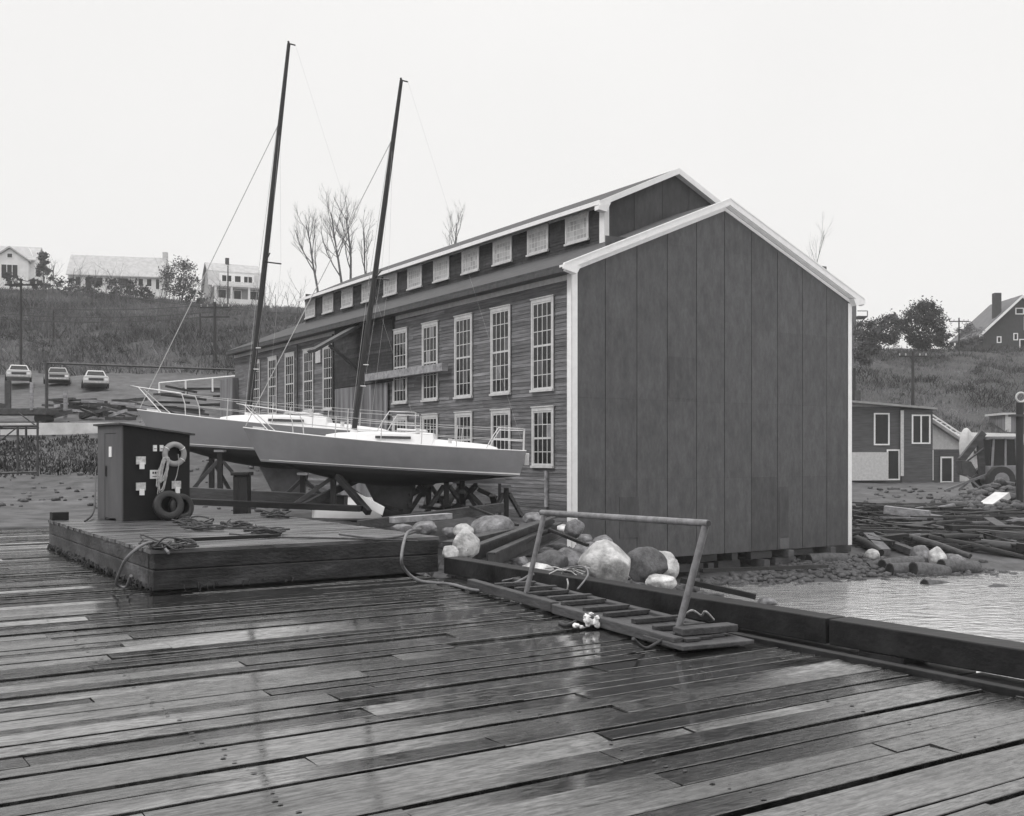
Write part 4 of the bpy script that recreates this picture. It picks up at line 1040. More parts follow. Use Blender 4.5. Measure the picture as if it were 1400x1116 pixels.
# ================================================================ UTILITY POLES
def pole(px, top, base, D, arm, label, rr=.14):
    a = atD(px, base, D); b = atD(px, top, D); t = thing('utility_pole', label, 'utility pole', a); h = b.z-a.z
    m = MB(); m.tube([(0,0,-2.0),(0,0,h)], [rr, rr*.7], 8); m.build('pole', M['timber_z'], t)
    if arm:
        m = MB(); 
        for k in range(arm): m.beam((-1.4,0,h-.5-k*.9), (1.4,0,h-.5-k*.9), .12, .14)
        m.build('cross_arm', M['timber_z'], t)
        m = MB()
        for s in (-1.3,-.7,.7,1.3): m.tube([(s,0,h-.4),(s,0,h-.2)], .06, 5)
        m.build('insulator', M['trim_worn'], t)
    return t
pole(416, 447, 508, 100, 2, 'utility pole with cross arms on the slope behind the rear sloop mast', .2)
pole(428.5, 412, 447, 180, 0, 'plain pole in front of the gambrel house porch')
pole(231, 425, 520, 92, 1, 'thin utility pole rising above the leftmost parked cars')
pole(262, 455, 505, 112, 0, 'short thin pole in the brush above the middle parked car')
pole(402, 458, 505, 112, 0, 'bare thin pole just left of the cross-armed pole')
pole(1082, 494, 545, 105, 1, 'utility pole on the right slope behind the two-storey workshop', .2)
pole(1126, 462, 487, 150, 1, 'utility pole on the skyline left of the dark gabled house')
pole(1026, 510, 545, 95, 0, 'short dark pole close behind the shed corner at right', .2)
def wire(a, b, sag, label):
    m = MB(); pts = [a.lerp(b, k/12) - Vector((0,0,sag*4*(k/12)*(1-k/12))) for k in range(13)]; m.tube(pts, .035, 4, caps=False)
    tag(m.build('overhead_wire', M['ink']), label, 'wire', 'overhead wires across the left slope')
for k, (ya, yb) in enumerate(((443,452),(450,459),(456,463))):
    wire(atD(60, ya-12, 92), atD(416, yb-3, 100), 1.2, 'overhead wire strung along the brushy left hillside')
wire(atD(231, 426, 92), atD(700, 450, 130), 2.0, 'overhead wire strung along the brushy left hillside')

# ================================================================ HOUSES
def win(parent, m4, x0, x1, z0, z1, y, fr=.12, mk='trim', cols=1):
    """window on a wall facing -y"""
    m = MB(); m.box(x0-fr, x1+fr, y-.06, y-.005, z0-fr, z0); m.box(x0-fr, x1+fr, y-.06, y-.005, z1, z1+fr)
    m.box(x0-fr, x0, y-.06, y-.005, z0, z1); m.box(x1, x1+fr, y-.06, y-.005, z0, z1)
    for k in range(1, cols): xx = lerp(x0, x1, k/cols); m.box(xx-.05, xx+.05, y-.05, y-.005, z0, z1)
    w = m.build('window', M[mk], parent)
    m = MB(); m.add([(x0, y-.012, z0), (x1, y-.012, z0), (x1, y-.012, z1), (x0, y-.012, z1)], [(0,1,2,3)]); m.build('pane', M['glass'], w)
    return w
# long white house
hs = thing('cottage', 'long white steep-roofed cottage behind hedges on the left hilltop', 'house', atD(276, 434, 195), R(12))
m = MB(); m.box(0, 16.6, 0, 8, -3, 2.7); m.prism([(0,2.7),(8,2.7),(4,6.6)], 'x', .05, 16.5); m.build('wall', M['house_white'], hs)
m = MB(); m.prism([(-.5,2.4),(4,6.75),(4,6.95),(-.5,2.6)], 'x', -.3, 16.9); m.prism([(8.5,2.4),(4,6.75),(4,6.95),(8.5,2.6)], 'x', -.3, 16.9); r = m.build('roof', M['house_roof_hazed'], hs)
m = MB(); m.box(16.2, 17.1, 3.4, 4.6, 0, 8.0); m.build('chimney', M['concrete'], r)
for x0, x1, z0 in ((1.3,2.1,.7),(3.0,4.1,.1),(5.1,6.0,.9),(7.9,8.4,.9),(8.8,10.4,.9),(12.3,13.1,.9),(13.8,14.6,.9),(15.4,16.0,.4)): win(hs, None, x0, x1, z0, 2.2, 0)
# far-left white house with bay
hs = thing('bay_house', 'pale house with gabled bay window at the left end of the hilltop', 'house', atD(244, 431, 193), R(12))
m = MB(); m.box(-14, 0, 0, 8, -3, 4.6); m.prism([(-14,4.6),(0,4.6),(-1.2,7.0),(-12.8,7.0)], 'y', .3, 7.7); m.box(-7,-.8,-1.2,-.002,-3,4.2); m.build('wall', M['house_white'], hs)
m = MB(); m.prism([(-.5,4.4),(4,7.4),(8.5,4.4),(8.5,4.6),(4,7.7),(-.5,4.6)], 'x', -14.4, .4); m.prism([(-7.4,4.0),(-3.9,6.4),(-.4,4.0),(-.4,4.25),(-3.9,6.75),(-7.4,4.25)], 'y', -1.6, 2.5); m.build('roof', M['house_roof_hazed'], hs)
m = MB(); m.prism([(-7,4.2),(-.8,4.2),(-3.9,6.3)], 'y', -1.2, 1); m.build('bay_gable', M['house_white'], hs)
win(hs, None, -5.3, -2.6, 1.0, 3.4, -1.2, cols=3); win(hs, None, -4.3, -3.5, 4.7, 5.4, -1.2); win(hs, None, -10.5, -9.2, 1.2, 3.2, 0); win(hs, None, -13, -11.9, 1.2, 3.2, 0)
# gambrel house
HG = 1
hs = thing('gambrel_house', 'grey gambrel-roofed house with white dormer and porch on the hilltop', 'house', atD(412, 447, 185), R(25))
gp = [(0,2.9),(1.4,5.6),(4,7.4),(6.6,5.6),(8,2.9)]
m = MB(); m.box(0, 8.6, 0, 8, -3, 2.9); m.prism(gp, 'x', .06, 8.5); m.build('wall', M['house_siding_hazed'], hs)
m = MB()
for (a, b) in zip(gp, gp[1:]):
    dx, dz = b[0]-a[0], b[1]-a[1]; l = math.hypot(dx, dz); nx_, nz_ = -dz/l*.2, dx/l*.2
    m.prism([a, b, (b[0]+nx_, b[1]+nz_), (a[0]+nx_, a[1]+nz_)], 'x', -.4, 9.0)
r = m.build('roof', M['house_roof_hazed'], hs)
m = MB(); m.box(3.2, 3.8, 3.6, 4.3, 6.5, 8.6); m.build('chimney', M['ink'], r)
m = MB(); m.box(1.6, 7.6, .3, 3.0, 3.3, 5.3); m.build('dormer', M['house_white'], hs)
win(hs, None, 2.0, 3.6, 3.8, 4.9, .3, cols=2); win(hs, None, 4.2, 5.2, 3.8, 4.9, .3); win(hs, None, 5.8, 7.2, 3.8, 4.9, .3, cols=2)
m = MB(); m.box(.2, 9.2, -2.4, -.05, 2.6, 3.0); m.box(.4, 9.2, -2.3, -.05, -3, .5)
for x in (.5, 3.2, 6.2, 8.9): m.box(x-.18, x+.18, -2.3, -1.95, .5, 2.6)
m.build('porch', M['house_white'], hs); win(hs, None, 1.3, 2.6, .9, 2.3, 0); win(hs, None, 4.0, 5.2, .6, 2.3, 0); win(hs, None, 6.8, 8.2, .9, 2.3, 0)
# dark gabled house on right skyline
hs = thing('gabled_house', 'dark shingled gabled house with white window frames on the right hilltop', 'house', atD(1149, 497, 160), R(0))
hw = 12.0
m = MB(); m.prism([(0,-3),(hw,-3),(hw,3.4),(hw/2-.3,8.6),(0,3.4)], 'y', 0, 10); m.build('wall', M['house_dark'], hs)
m = MB(); m.prism([(-.8,2.6),(hw/2-.3,8.6),(hw/2-.3,8.95),(-.9,2.9)], 'y', -.5, 10.4); m.prism([(hw+.8,2.6),(hw/2-.3,8.6),(hw/2-.3,8.95),(hw+.9,2.9)], 'y', -.5, 10.4); r = m.build('roof', M['house_roof'], hs)
m = MB(); m.box(2.0, 3.0, .5, 1.5, 4, 9.4); m.build('chimney', M['house_dark'], r)
m = MB(); m.prism([(-.8,2.45),(hw/2-.3,8.5),(hw/2-.3,8.9),(-.9,2.85)], 'y', -.6, -.51); m.prism([(hw+.8,2.45),(hw/2-.3,8.5),(hw/2-.3,8.9),(hw+.9,2.85)], 'y', -.6, -.51); m.build('rake_trim', M['trim'], hs)
for x0,x1,z0,z1 in ((5.0,6.0,6.2,6.9),(6.3,7.0,3.8,5.6),(4.7,5.1,2.3,3.1),(5.6,6.4,-.2,2.2),(2.2,2.6,1.9,2.6),(8.6,9.6,1,2.6),(9.0,9.8,4.0,5.2)): win(hs, None, x0, x1, z0, z1, 0, .15)
# two-storey workshop right of the big shed
hs = thing('workshop', 'two-storey grey board workshop with low-pitched roof behind the big shed', 'building', atD(1070.5, 615.5, 76), R(10))
m = MB(); m.box(-6.2, 0, 0, 6, -1, 5.15); m.build('left_wing', M['shed_siding'], hs)
m = MB(); m.box(.0, 2.4, -.15, 6, -1, 4.95, .2); m.build('right_wing', M['shed_siding'], hs)
m = MB(); m.hexa([(-6.5,-.4,5.6),(2.6,-.45,4.96),(2.6,6.3,4.96),(-6.5,6.3,5.6),(-6.5,-.4,5.75),(2.6,-.45,5.1),(2.6,6.3,5.25),(-6.5,6.3,5.9)]); m.hexa([(-6.2,-.0,5.15),(.0,.0,5.15),(.0,6,5.15),(-6.2,6,5.15),(-6.2,.0,5.57),(.0,0,5.13),(.0,6,5.13),(-6.2,6,5.57)]); r = m.build('roof', M['roof_wet'], hs)
m = MB(); m.box(-2.6,-2.3,1.5,1.8,5.2,6.4); m.build('stovepipe', M['iron'], r)
m = MB(); m.box(-.12, .12, -.2, -.152, .2, 4.9); m.build('corner_board', M['trim_worn'], hs)
win(hs, None, -2.0, -1.0, 2.5, 4.6, 0, .1); win(hs, None, .85, 2.1, 2.6, 4.5, -.15, .1, cols=2)
win(hs, None, -1.0, -.2, .0, 2.0, 0, .1); 
m = MB(); m.box(-6.2,-1.2,-.35,-.02,-.1,1.9,.3); m.build('lean_to', M['trim_worn'], hs)
hs2 = thing('workshop_annexe', 'lower annexe with pale sloping roof and ladder beside the two-storey workshop', 'building', atD(1096, 615.5, 77.5), R(10))
m = MB(); m.prism([(.3,-1),(5.2,-1),(5.2,1.2),(.3,4.4)], 'y', .6, 6); m.build('wall', M['trim_worn'], hs2)
m = MB(); m.prism([(-.1,4.5),(6.4,.6),(6.4,.8),(-.1,4.75)], 'y', .2, 6.4); m.build('roof', M['roof_wet'], hs2)
m = MB(); m.box(.3, 3.2, .3, .59, 2.0, 2.15); m.box(.3, 2.8, .35, .55, -1, 2.0); m.build('shade_wall', M['shed_siding'], hs2)
win(hs2, None, -.9, .5, .0, 2.0, .30, .12, cols=2); win(hs2, None, 1.3, 2.1, -.2, 1.5, .30, .12)
ld = thing('ladder', 'wooden ladder lying up the sloping roof of the workshop annexe', 'ladder', atD(1096, 615.5, 77.5), R(10))
m = MB(); m.beam((.0,.1,4.95),(5.9,.1,1.4),.08,.1); m.build('rail', M['trim'], ld)
m = MB(); m.beam((.0,.75,4.95),(5.9,.75,1.4),.08,.1); m.build('rail', M['trim'], ld)
m = MB()
for k in range(15): p = Vector((.0,.1,4.95)).lerp(Vector((5.9,.1,1.4)), (k+.5)/15); m.beam(p, p+Vector((0,.65,0)), .06, .06)
m.build('rung', M['trim'], ld)
hs = thing('low_shed', 'low shed with pale roof behind the loader at right', 'shed', atD(1165, 612, 88), R(-6))
m = MB(); m.box(-3.0, 9, 0, 5, -1, 2.3); m.build('wall', M['shed_siding'], hs)
m = MB(); m.hexa([(-3.4,-.5,2.9),(9.3,-.5,1.9),(9.3,5.5,3.2),(-3.4,5.5,3.6),(-3.4,-.5,3.05),(9.3,-.5,2.05),(9.3,5.5,3.35),(-3.4,5.5,3.75)]); m.build('roof', M['roof_wet'], hs)
hs = thing('pale_hut', 'small pale hut half hidden above the low shed roof', 'hut', atD(1170, 583, 100), R(-4))
m = MB(); m.box(0, 5, 0, 4, -2, 2.8); m.build('wall', M['barn_wood'], hs)
m = MB(); m.box(-.3,5.3,-.3,4.3,2.81,3.0); m.box(0,.5,-.1,-.01,-.5,2.8); m.build('trim', M['trim_worn'], hs)
hs = thing('hilltop_balcony', 'grey balcony on a hilltop house edge behind the shed eave', 'house', atD(1024, 470, 150), 0)
m = MB(); m.box(-5, .6, 0, 6, -4, 4.5); m.build('wall', M['house_roof'], hs)
m = MB(); m.box(.6, 2.0, -.6, 2, 1.2, 1.4); m.beam((.6,-.5,2.1),(2.0,-.5,2.1),.1,.1); m.beam((2.0,-.5,1.4),(2.0,-.5,2.1),.1,.1); m.beam((.6,-.3,0),(1.8,-.3,1.2),.15,.15); m.build('balcony', M['timber_mid'], hs)
# excavator / loader
lo = thing('backhoe_loader', 'muddy backhoe loader with folded arm working beside the rubble heap', 'loader', atD(1166, 629, 57), R(0))
m = MB(); m.prism([(-.9,.7),(1.9,.7),(1.9,1.35),(.9,1.5),(-.9,1.45)], 'y', -.6, .6); m.build('chassis', M['digger'], lo, .03)
m = MB()
for x, y in ((-.75,-.6),(.6,-.6),(-.75,.6),(.6,.6)): m.beam((x,y,1.4),(x*.85,y*.9,2.9),.1,.1)
m.box(-.85,.7,-.75,.75,2.9,3.02); m.box(-.08,.02,-.62,-.52,1.4,2.9); m.build('cab', M['digger'], lo)
m = MB(); m.box(-.72,.56,-.55,.55,1.45,2.88); m.build('cab_glass', M['glass'], lo)
def wheel(x, y, r, w):
    m = MB(); m.tube([(x, y-w/2, r), (x, y+w/2, r)], r, 20); wo = m.build('wheel', M['rubber'], lo)
    m = MB(); m.tube([(x, y-w/2-.02, r), (x, y-w/2+.05, r)], r*.55, 14); m.build('rim', M['digger'], wo)
for y in (-.9,.9): wheel(-.45, y, .72, .4); wheel(1.5, y, .5, .3)
m = MB(); m.beam((-1.0,0,.9),(-1.15,0,2.9),.28,.30); m.build('boom', M['timber_mid'], lo)
m = MB(); m.beam((-2.15,0,1.75),(-.95,0,3.25),.26,.34); m.tube([(-1.9,-.18,1.7),(-1.0,-.18,2.4)], .05, 6); m.build('dipper_arm', M['timber_mid'], lo)
m = MB(); m.prism([(-2.3,1.75),(-1.75,1.7),(-1.45,1.2),(-1.7,.85),(-2.2,1.0)], 'y', -.35, .35); m.build('bucket', M['iron'], lo, .02)
m = MB(); m.beam((-1.0,-.6,1.0),(-3.4,-.9,.15),.1,.12); m.beam((-2.1,-.6,.95),(-1.3,-.9,.1),.08,.1); m.beam((-1.0,.6,1.0),(-1.9,.9,.1),.1,.12); m.build('stabiliser', M['galv'], lo)
m = MB(); m.beam((1.6,-.7,1.1),(2.9,-.7,.6),.14,.2); m.build('loader_arm', M['digger'], lo); m = MB(); m.beam((1.6,.7,1.1),(2.9,.7,.6),.14,.2); m.build('loader_arm', M['digger'], lo)
m = MB(); m.prism([(2.8,.3),(3.6,.2),(3.3,.9),(2.9,1.0)], 'y', -1.1, 1.1); m.build('loader_bucket', M['iron'], lo)
dn = thing('upturned_dinghy', 'white dinghy stood on end beside the loader arm', 'dinghy', atD(1133, 600, 62))
m = MB(); lump(m, (0,0,.9), .42, .3, 1.15, 4, .05, 3, cut=False); m.build('hull', M['trim_worn'], dn)
m = MB(); m.tube([(0,-.3,.0),(0,-.32,.9),(0,-.25,1.8)], .02, 5); m.build('keel_strip', M['trim_worn'], dn)
# dark mast-like post with ring on right
ps = thing('signal_post', 'thick dark post topped by a pale ring at the right', 'post', atD(1184, 628, 50))
m = MB(); m.tube([(0,0,-.5),(0,0,4.2)], .17, 10); m.build('post', M['timber_z'], ps)
m = MB(); torus(m, Matrix.Translation((0,-.1,4.45)) @ Matrix.Rotation(R(90), 4, 'X'), .22, .05, 24, 6); m.build('ring', M['trim_worn'], ps)
m = MB(); m.box(-.45,.3,-.2,.2,3.55,3.65); m.build('shelf', M['iron'], ps)

# ================================================================ SHORE TIMBERS
pr = random.Random(91)
gl = 'driftwood timber in the flattened pile along the right-hand shore'
n_t = 0
for k in range(290):
    py = lerp(641, 687, k/289) + pr.uniform(-1.5,1.5); D = lerp(51, 38.5, (max(0,py-643)/47)**.9)
    lo_x = 1024 if py < 668 else 1022
    px = pr.uniform(lo_x, 1290); L = pr.choice([15, 30, 50, 80, 110, 150])*pr.uniform(.7, 1.3); px2 = px+L
    a = atD(px, py, D); b = atD(px2, py+pr.gauss(.5, 2.2), D+pr.gauss(-.2, 1.3))
    z_a = gz(a.x, a.y); z_b = gz(b.x, b.y)
    a.z = z_a+.03+pr.uniform(0, .28); b.z = z_b+.03+pr.uniform(0, .28)
    th = pr.uniform(.12, .40)
    m = MB()
    if k % 3: m.beam(a, b, th*1.3, th*.8, 0)
    else: m.tube([a, a.lerp(b,.5)+Vector((0,0,.04)), b], [th*.55, th*.5, th*.4], 7)
    o = m.build('driftwood', M[pr.choice(['timber','timber','timber','timber','timber','timber','timber','timber_mid','timber_mid','barn_wood'])], None, 0)
    tag(o, gl, 'timber', 'driftwood timbers piled along the shore')
dl = MB(); prr = random.Random(404)
for k in range(1100):
    py = prr.uniform(640, 688); D = lerp(51, 38.5, (max(0,py-643)/47)**.9); px = prr.uniform(1022, 1290); x = (px-CX)/F*D; L_ = prr.uniform(.3, 2.2); a_ = prr.gauss(0, .5)
    dx, dy = math.cos(a_)*L_/2, math.sin(a_)*L_/2; z1 = gz(x-dx, D-dy)+prr.uniform(.02,.3); z2 = gz(x+dx, D+dy)+prr.uniform(.02,.3); t_ = prr.uniform(.03,.13)
    dl.beam((x-dx, D-dy, z1), (x+dx, D+dy, z2), t_, t_*.7, prr.uniform(-.5, 2.5))
tag(dl.build('driftwood_litter', M['timber'], fix=False), 'dark broken sticks and wood litter packed between the shore timbers', 'driftwood', kind='stuff')
lg = [(1000,693,70*.5,10,36.2,2,'log_butt lying at the foot of the shed corner'),(1071,698,36,12,36.0,8,''),(1078,703,36,11,35.4,0,''),(1098,704,32,12,35.2,-6,''),(1126,700,34,11,35.8,-3,''),(1104,718,22,9,33.0,-4,''),(1048,699,20,9,36.2,8,''),(1095,695,22,9,36.6,3,'')]
labs = ['thick sawn log lying at the foot of the shed corner','sawn log leftmost in the heap at the waterline','pale-ended log in front of the leftmost waterline log','hollow-looking dark log in the centre of the waterline heap','thick sawn log stretching right from the waterline heap','short log lying alone just off the waterline heap','dark stub log between shingle and waterline heap','log half buried behind the waterline heap']
for (px, py, L, h, D, sl, _), lab in zip(lg, labs):
    a = atD(px-L/2, py+sl*.25, D); b = atD(px+L/2, py-sl*.25, D+.5); r = h/F*D/2*1.3
    t = thing('log', lab, 'log', a); d = b-a
    m = MB(); m.tube([(0,0,0), d*.5+Vector((0,0,.01)), d], [r, r*1.06, r*.95], 14); m.build('trunk', M['rock_dark'], t)
    m = MB(); dn_ = d.normalized(); m.tube([-dn_*.006, -dn_*.002], r*.85, 14); m.build('cut_end', M['timber'], t)
boulder(1090, 689, 20, 17, 37.0, 'rock', 'grey block-like boulder on top of the waterline heap', 31)
boulder(1105, 691, 17, 18, 36.5, 'rock_pale', 'pale boulder with dark base on top of the waterline heap', 32)
boulder(1121, 693, 22, 10, 36.8, 'rock', 'flat grey boulder right of the two heap-top boulders', 33)
boulder(1043, 688, 13, 10, 37.0, 'rock_pale', 'small pale stone beside the shed corner log', 34)
boulder(1164, 723, 26, 11, 32.4, 'rock_dark', 'larger of two dark rocks awash near the right', 35)
boulder(1149, 729, 14, 7, 31.6, 'rock_dark', 'smaller of two dark rocks awash near the right', 36)
boulder(943, 733, 18, 8, 28.6, 'rock', 'small wet stone standing in shallow water behind the curb', 37)
boulder(1240, 716, 34, 14, 34, 'rock_dark', 'broad dark rock awash beyond the post at far right', 38)
boulder(1310, 708, 26, 12, 36, 'rock', 'grey rock on the far right waterline', 39)
# rubble heap by the loader
rb = MB(); prr = random.Random(12)
for k in range(420):
    q = prr.random(); px = prr.gauss(1160, 26); 
    if not 1105 < px < 1290: continue
    D = prr.uniform(49, 57); x = (px-CX)/F*D; base = gz(x, D); hgt = max(0, 1.35*(1-abs(px-1168)/62))*(1-abs(D-53)/6)
    s = prr.uniform(.1,.34); lump(rb, (x, D, base+hgt*prr.uniform(.5,1)), s*prr.uniform(.8,1.7), s, s*.7, prr.uniform(0,99), .6, 1, prr.uniform(-.6,1.8))
tag(rb.build('rubble_heap', M['rock_dark'], fix=False), 'heap of broken stone and spoil in front of the loader', 'rubble', kind='stuff')
bar('slab', atD(1152,642,50), atD(1168,631,50.5), .8, .3, 'concrete', 'pale broken slab tilted on the rubble heap', 'slab')
bar('timber', atD(1055,645,47), atD(1098,650,46), .4, .35, 'timber_pale', 'short pale squared timber lying on the far gravel', 'timber')
bar('timber', atD(1166,657,44.5), atD(1194,653,44), .12, .1, 'timber_pale', 'thin white pole sticking out over the driftwood', 'pole')

# ================================================================ TREES
def grow(tr, cr, p, d, L, r, lv, prr, droop=0.0, maxlv=4, kids=4, upw=.25):
    n = 4 if lv < 2 else 3; pts = [p]; dd = d.copy()
    for i in range(n):
        dd = (dd + Vector((prr.uniform(-1,1), prr.uniform(-1,1), prr.uniform(-.5,1)*.6+upw))*.13*(1+.5*lv)).normalized()
        pts.append(pts[-1] + dd*(L/n))
    rs = [r*(1-.62*i/n) for i in range(n+1)]
    (tr if lv < 2 else cr).tube(pts, rs, 6 if lv == 0 else (4 if lv < 3 else 3), caps=False)
    if lv >= maxlv: return
    k = kids + (3 if lv == 0 else 0)
    for i in range(k):
        t = lerp(.32 if lv == 0 else .2, 1.0, (i+prr.random()*.6)/k); t = min(t, .98); j = min(int(t*n), n-1); q = pts[j].lerp(pts[j+1], t*n-j)
        az = prr.uniform(0, 6.283); sp = prr.uniform(.28, .62) if upw > .3 else prr.uniform(.45, .95)
        base = (pts[j+1]-pts[j]).normalized(); ort = base.orthogonal().normalized(); side = Matrix.Rotation(az, 3, base) @ ort
        nd = (base*math.cos(sp) + side*math.sin(sp)).normalized()
        grow(tr, cr, q, nd, L*prr.uniform(.36,.58)*(1.15-.4*t), rs[j]*.5, lv+1, prr, droop, maxlv, kids, upw)
def bare_tree(px, top, base, D, seed, label, lean=0, kids=4, spread=1.0, rk=.016, mk='twig', maxlv=4, group=None):
    a = atD(px, base, D); b = atD(px+lean, top, D); t = thing('bare_tree', label, 'tree', a, group=group)
    tr, cr = MB(), MB(); H = (b-a).length; grow(tr, cr, Vector((0,0,-.5)), (b-a).normalized(), H*.97, H*rk, 0, random.Random(seed), maxlv=maxlv, kids=kids, upw=.5)
    tr.build('trunk', M['bark'], t, fix=False); cr.build('crown', M[mk], t, fix=False); return t
bare_tree(516, 362, 446, 118, 1, 'leafless tree leftmost in the row behind the monitor roof', -6, 5)
bare_tree(538, 356, 448, 120, 12, 'second leafless tree from left behind the monitor roof', -4, 5)
bare_tree(546, 354, 444, 122, 3, 'third leafless tree from left behind the monitor roof', 4, 5)
bare_tree(561, 374, 442, 124, 4, 'slim leafless tree beside the front sloop mast', 4, 4)
bare_tree(642, 364, 425, 130, 5, 'leafless treetop showing above the middle of the shed roof', 2, 5)
bare_tree(986, 378, 446, 175, 9, 'faint leafless treetop beyond the right slope of the gable', 2, 4, rk=.007)
def leafy(px, top, base, D, wpx, seed, label, mk='leaf', n=1500, leaf=.42, name='tree', cat='tree', trunk=True, cone=False, group=None, flat=1.0):
    a = atD(px, base, D); H = (base-top)/F*D; Wd = wpx/F*D/2; prr = random.Random(seed)
    t = thing(name, label, cat, a, group=group)
    if trunk:
        m = MB(); c2 = MB(); grow(m, m, Vector((0,0,-1)), Vector((0,0,1)), H*.8, H*.03, 0, prr, maxlv=2, kids=4); m.build('trunk', M['bark'], t, fix=False)
    m = MB(); cl = []
    nc = max(6, int(n/55))
    for k in range(nc):
        h = prr.random()
        if cone: rad = Wd*(1-h)*.95+.1; z = H*(.06+.92*h)
        else: rad = Wd*math.sqrt(max(0.02, 1-(2*h-1)**2))*.85; z = H*(.16*flat + (1-.2*flat)*h) if trunk else H*(.05+.85*h)
        az = prr.uniform(0, 6.283); q = rad*prr.random()**.4; cl.append((Vector((q*math.cos(az), q*math.sin(az), z)), prr.uniform(.5,1)*Wd*.33, prr.uniform(-.55,.55)))
    for k in range(n):
        c, rr, tn = prr.choice(cl); v = Vector((prr.gauss(0,1), prr.gauss(0,1), prr.gauss(0,.8)))*rr*.55; p = c+v
        a1 = Vector((prr.gauss(0,1), prr.gauss(0,1), prr.gauss(0,1))).normalized(); a2 = a1.orthogonal().normalized(); s = leaf*prr.uniform(.35,1.0)
        m.add([p-a1*s*.5, p+a2*s*.4, p+a1*s*.5, p-a2*s*.4], [(0,1,2,3)], tn+prr.uniform(-.2,.2))
    m.build('crown', M[mk], t, fix=False); return t
leafy(253, 401, 434, 183, 20, 11, 'ragged conifer between the bay house and the cottage', 'leaf', 1500, .5, 'conifer', cone=True)
leafy(384, 408, 446, 174, 42, 22, 'dense rounded winter tree between the cottage and the gambrel house', 'leaf', 3600, .34)
for k, (px, top, base, w_) in enumerate(((278,424,442,30),(297,424,438,26),(318,425,440,30),(337,426,441,26),(350,432,446,22),(222,420,432,22),(397,436,450,24),(245,424,434,12))):
    leafy(px, top, base, 180, w_, 30+k, ['dark clipped hedge bush at the left end of the cottage','dark hedge bush before the cottage door','dark hedge bush before the middle of the cottage','dark hedge bush near the cottage right end','low dark bush trailing right of the cottage hedge','dark bush under the bay house window','rounded dark bush left of the gambrel house porch','slim dark bush beside the ragged conifer'][k], 'leaf_dark', 700, .45, 'bush', 'bush', trunk=False)
leafy(1093, 444, 492, 140, 44, 51, 'large dark round tree on the right hilltop', 'leaf_dark', 9000, .40, trunk=False)
leafy(1060, 458, 486, 142, 34, 52, 'lower bushy tree left of the large dark hilltop tree', 'leaf', 4500, .40, trunk=False)
leafy(1038, 462, 490, 144, 30, 53, 'bushy tree close behind the shed right eave', 'leaf', 4000, .40, trunk=False)
leafy(1136, 468, 490, 150, 26, 54, 'pale misty shrub tree left of the dark gabled house', 'leaf_pale', 1200, .35)
leafy(1114, 474, 492, 141, 26, 55, 'low dark bush right of the large hilltop tree', 'leaf', 1000, .42, 'bush', 'bush', trunk=False)
leafy(1040, 484, 506, 118, 42, 56, 'rounded scrub bush on the slope above the workshop', 'leaf', 1300, .42, 'bush', 'bush', trunk=False)
# surroundings continued left and right of the photo's edges
leafy(150, 398, 442, 185, 44, 61, 'broad dark tree on the hilltop at far left', 'leaf', 2200, .5)
bare_tree(95, 384, 446, 175, 62, 'leafless tree on the hilltop beyond the far left tree', 0, 6)
leafy(40, 410, 450, 170, 60, 63, 'wide bushy tree at the left end of the hilltop', 'leaf', 2200, .5)
leafy(1270, 452, 500, 150, 50, 64, 'broad dark tree right of the gabled house', 'leaf_dark', 2400, .45)
leafy(1350, 460, 506, 145, 60, 65, 'wide bushy tree at the right end of the hilltop', 'leaf', 2400, .45)
bare_tree(1310, 448, 505, 148, 66, 'leafless tree between the two right-hand hilltop trees', 0, 6)
# saplings on the left slope
prr = random.Random(17)
for k in range(60):
    px = prr.uniform(150, 490); D = prr.uniform(100, 155); x = (px-CX)/F*D; z = gz(x, D)
    a = Vector((x, D, z)); t = thing('sapling', 'spindly leafless sapling in the brush on the left slope', 'sapling', a, group='leafless saplings on the left slope')
    tr, cr = MB(), MB(); H = prr.uniform(3.5, 7); grow(tr, cr, Vector((0,0,-.2)), Vector((prr.uniform(-.1,.1),0,1)).normalized(), H, .07, 0, random.Random(k+200), maxlv=3, kids=3)
    tr.build('trunk', M['bark'], t, fix=False); cr.build('crown', M['twig'], t, fix=False)
# scrub bushes: four shapes repeated over both slopes
protos = []
for k in range(4):
    o = leafy(0, 0, 40*1.0, 200, 45, 300+k, 'scrubby leafless bush growing on the hillside brush', ['leaf','leaf_pale','leaf','leaf_dark'][k], 520, .5, 'scrub_bush', 'bush', trunk=False, group='scrub bushes on the hillsides')
    protos.append(o)
prr = random.Random(44)
for k in range(150):
    o = protos[k] if k < 4 else copy_tree(protos[k % 4])
    if k % 5 < 3: D = prr.uniform(93, 178); x = D*prr.uniform(-.68, -.22)
    else: D = prr.uniform(88, 148); x = D*prr.uniform(.30, .68)
    o.location = (x, D, gz(x, D)-.2); s_ = prr.uniform(.16, .36)*(.8 if k % 5 < 3 else .6); o.scale = (s_*prr.uniform(1,1.6), s_*prr.uniform(1,1.6), s_); o.rotation_euler = (0,0,prr.uniform(0,6))
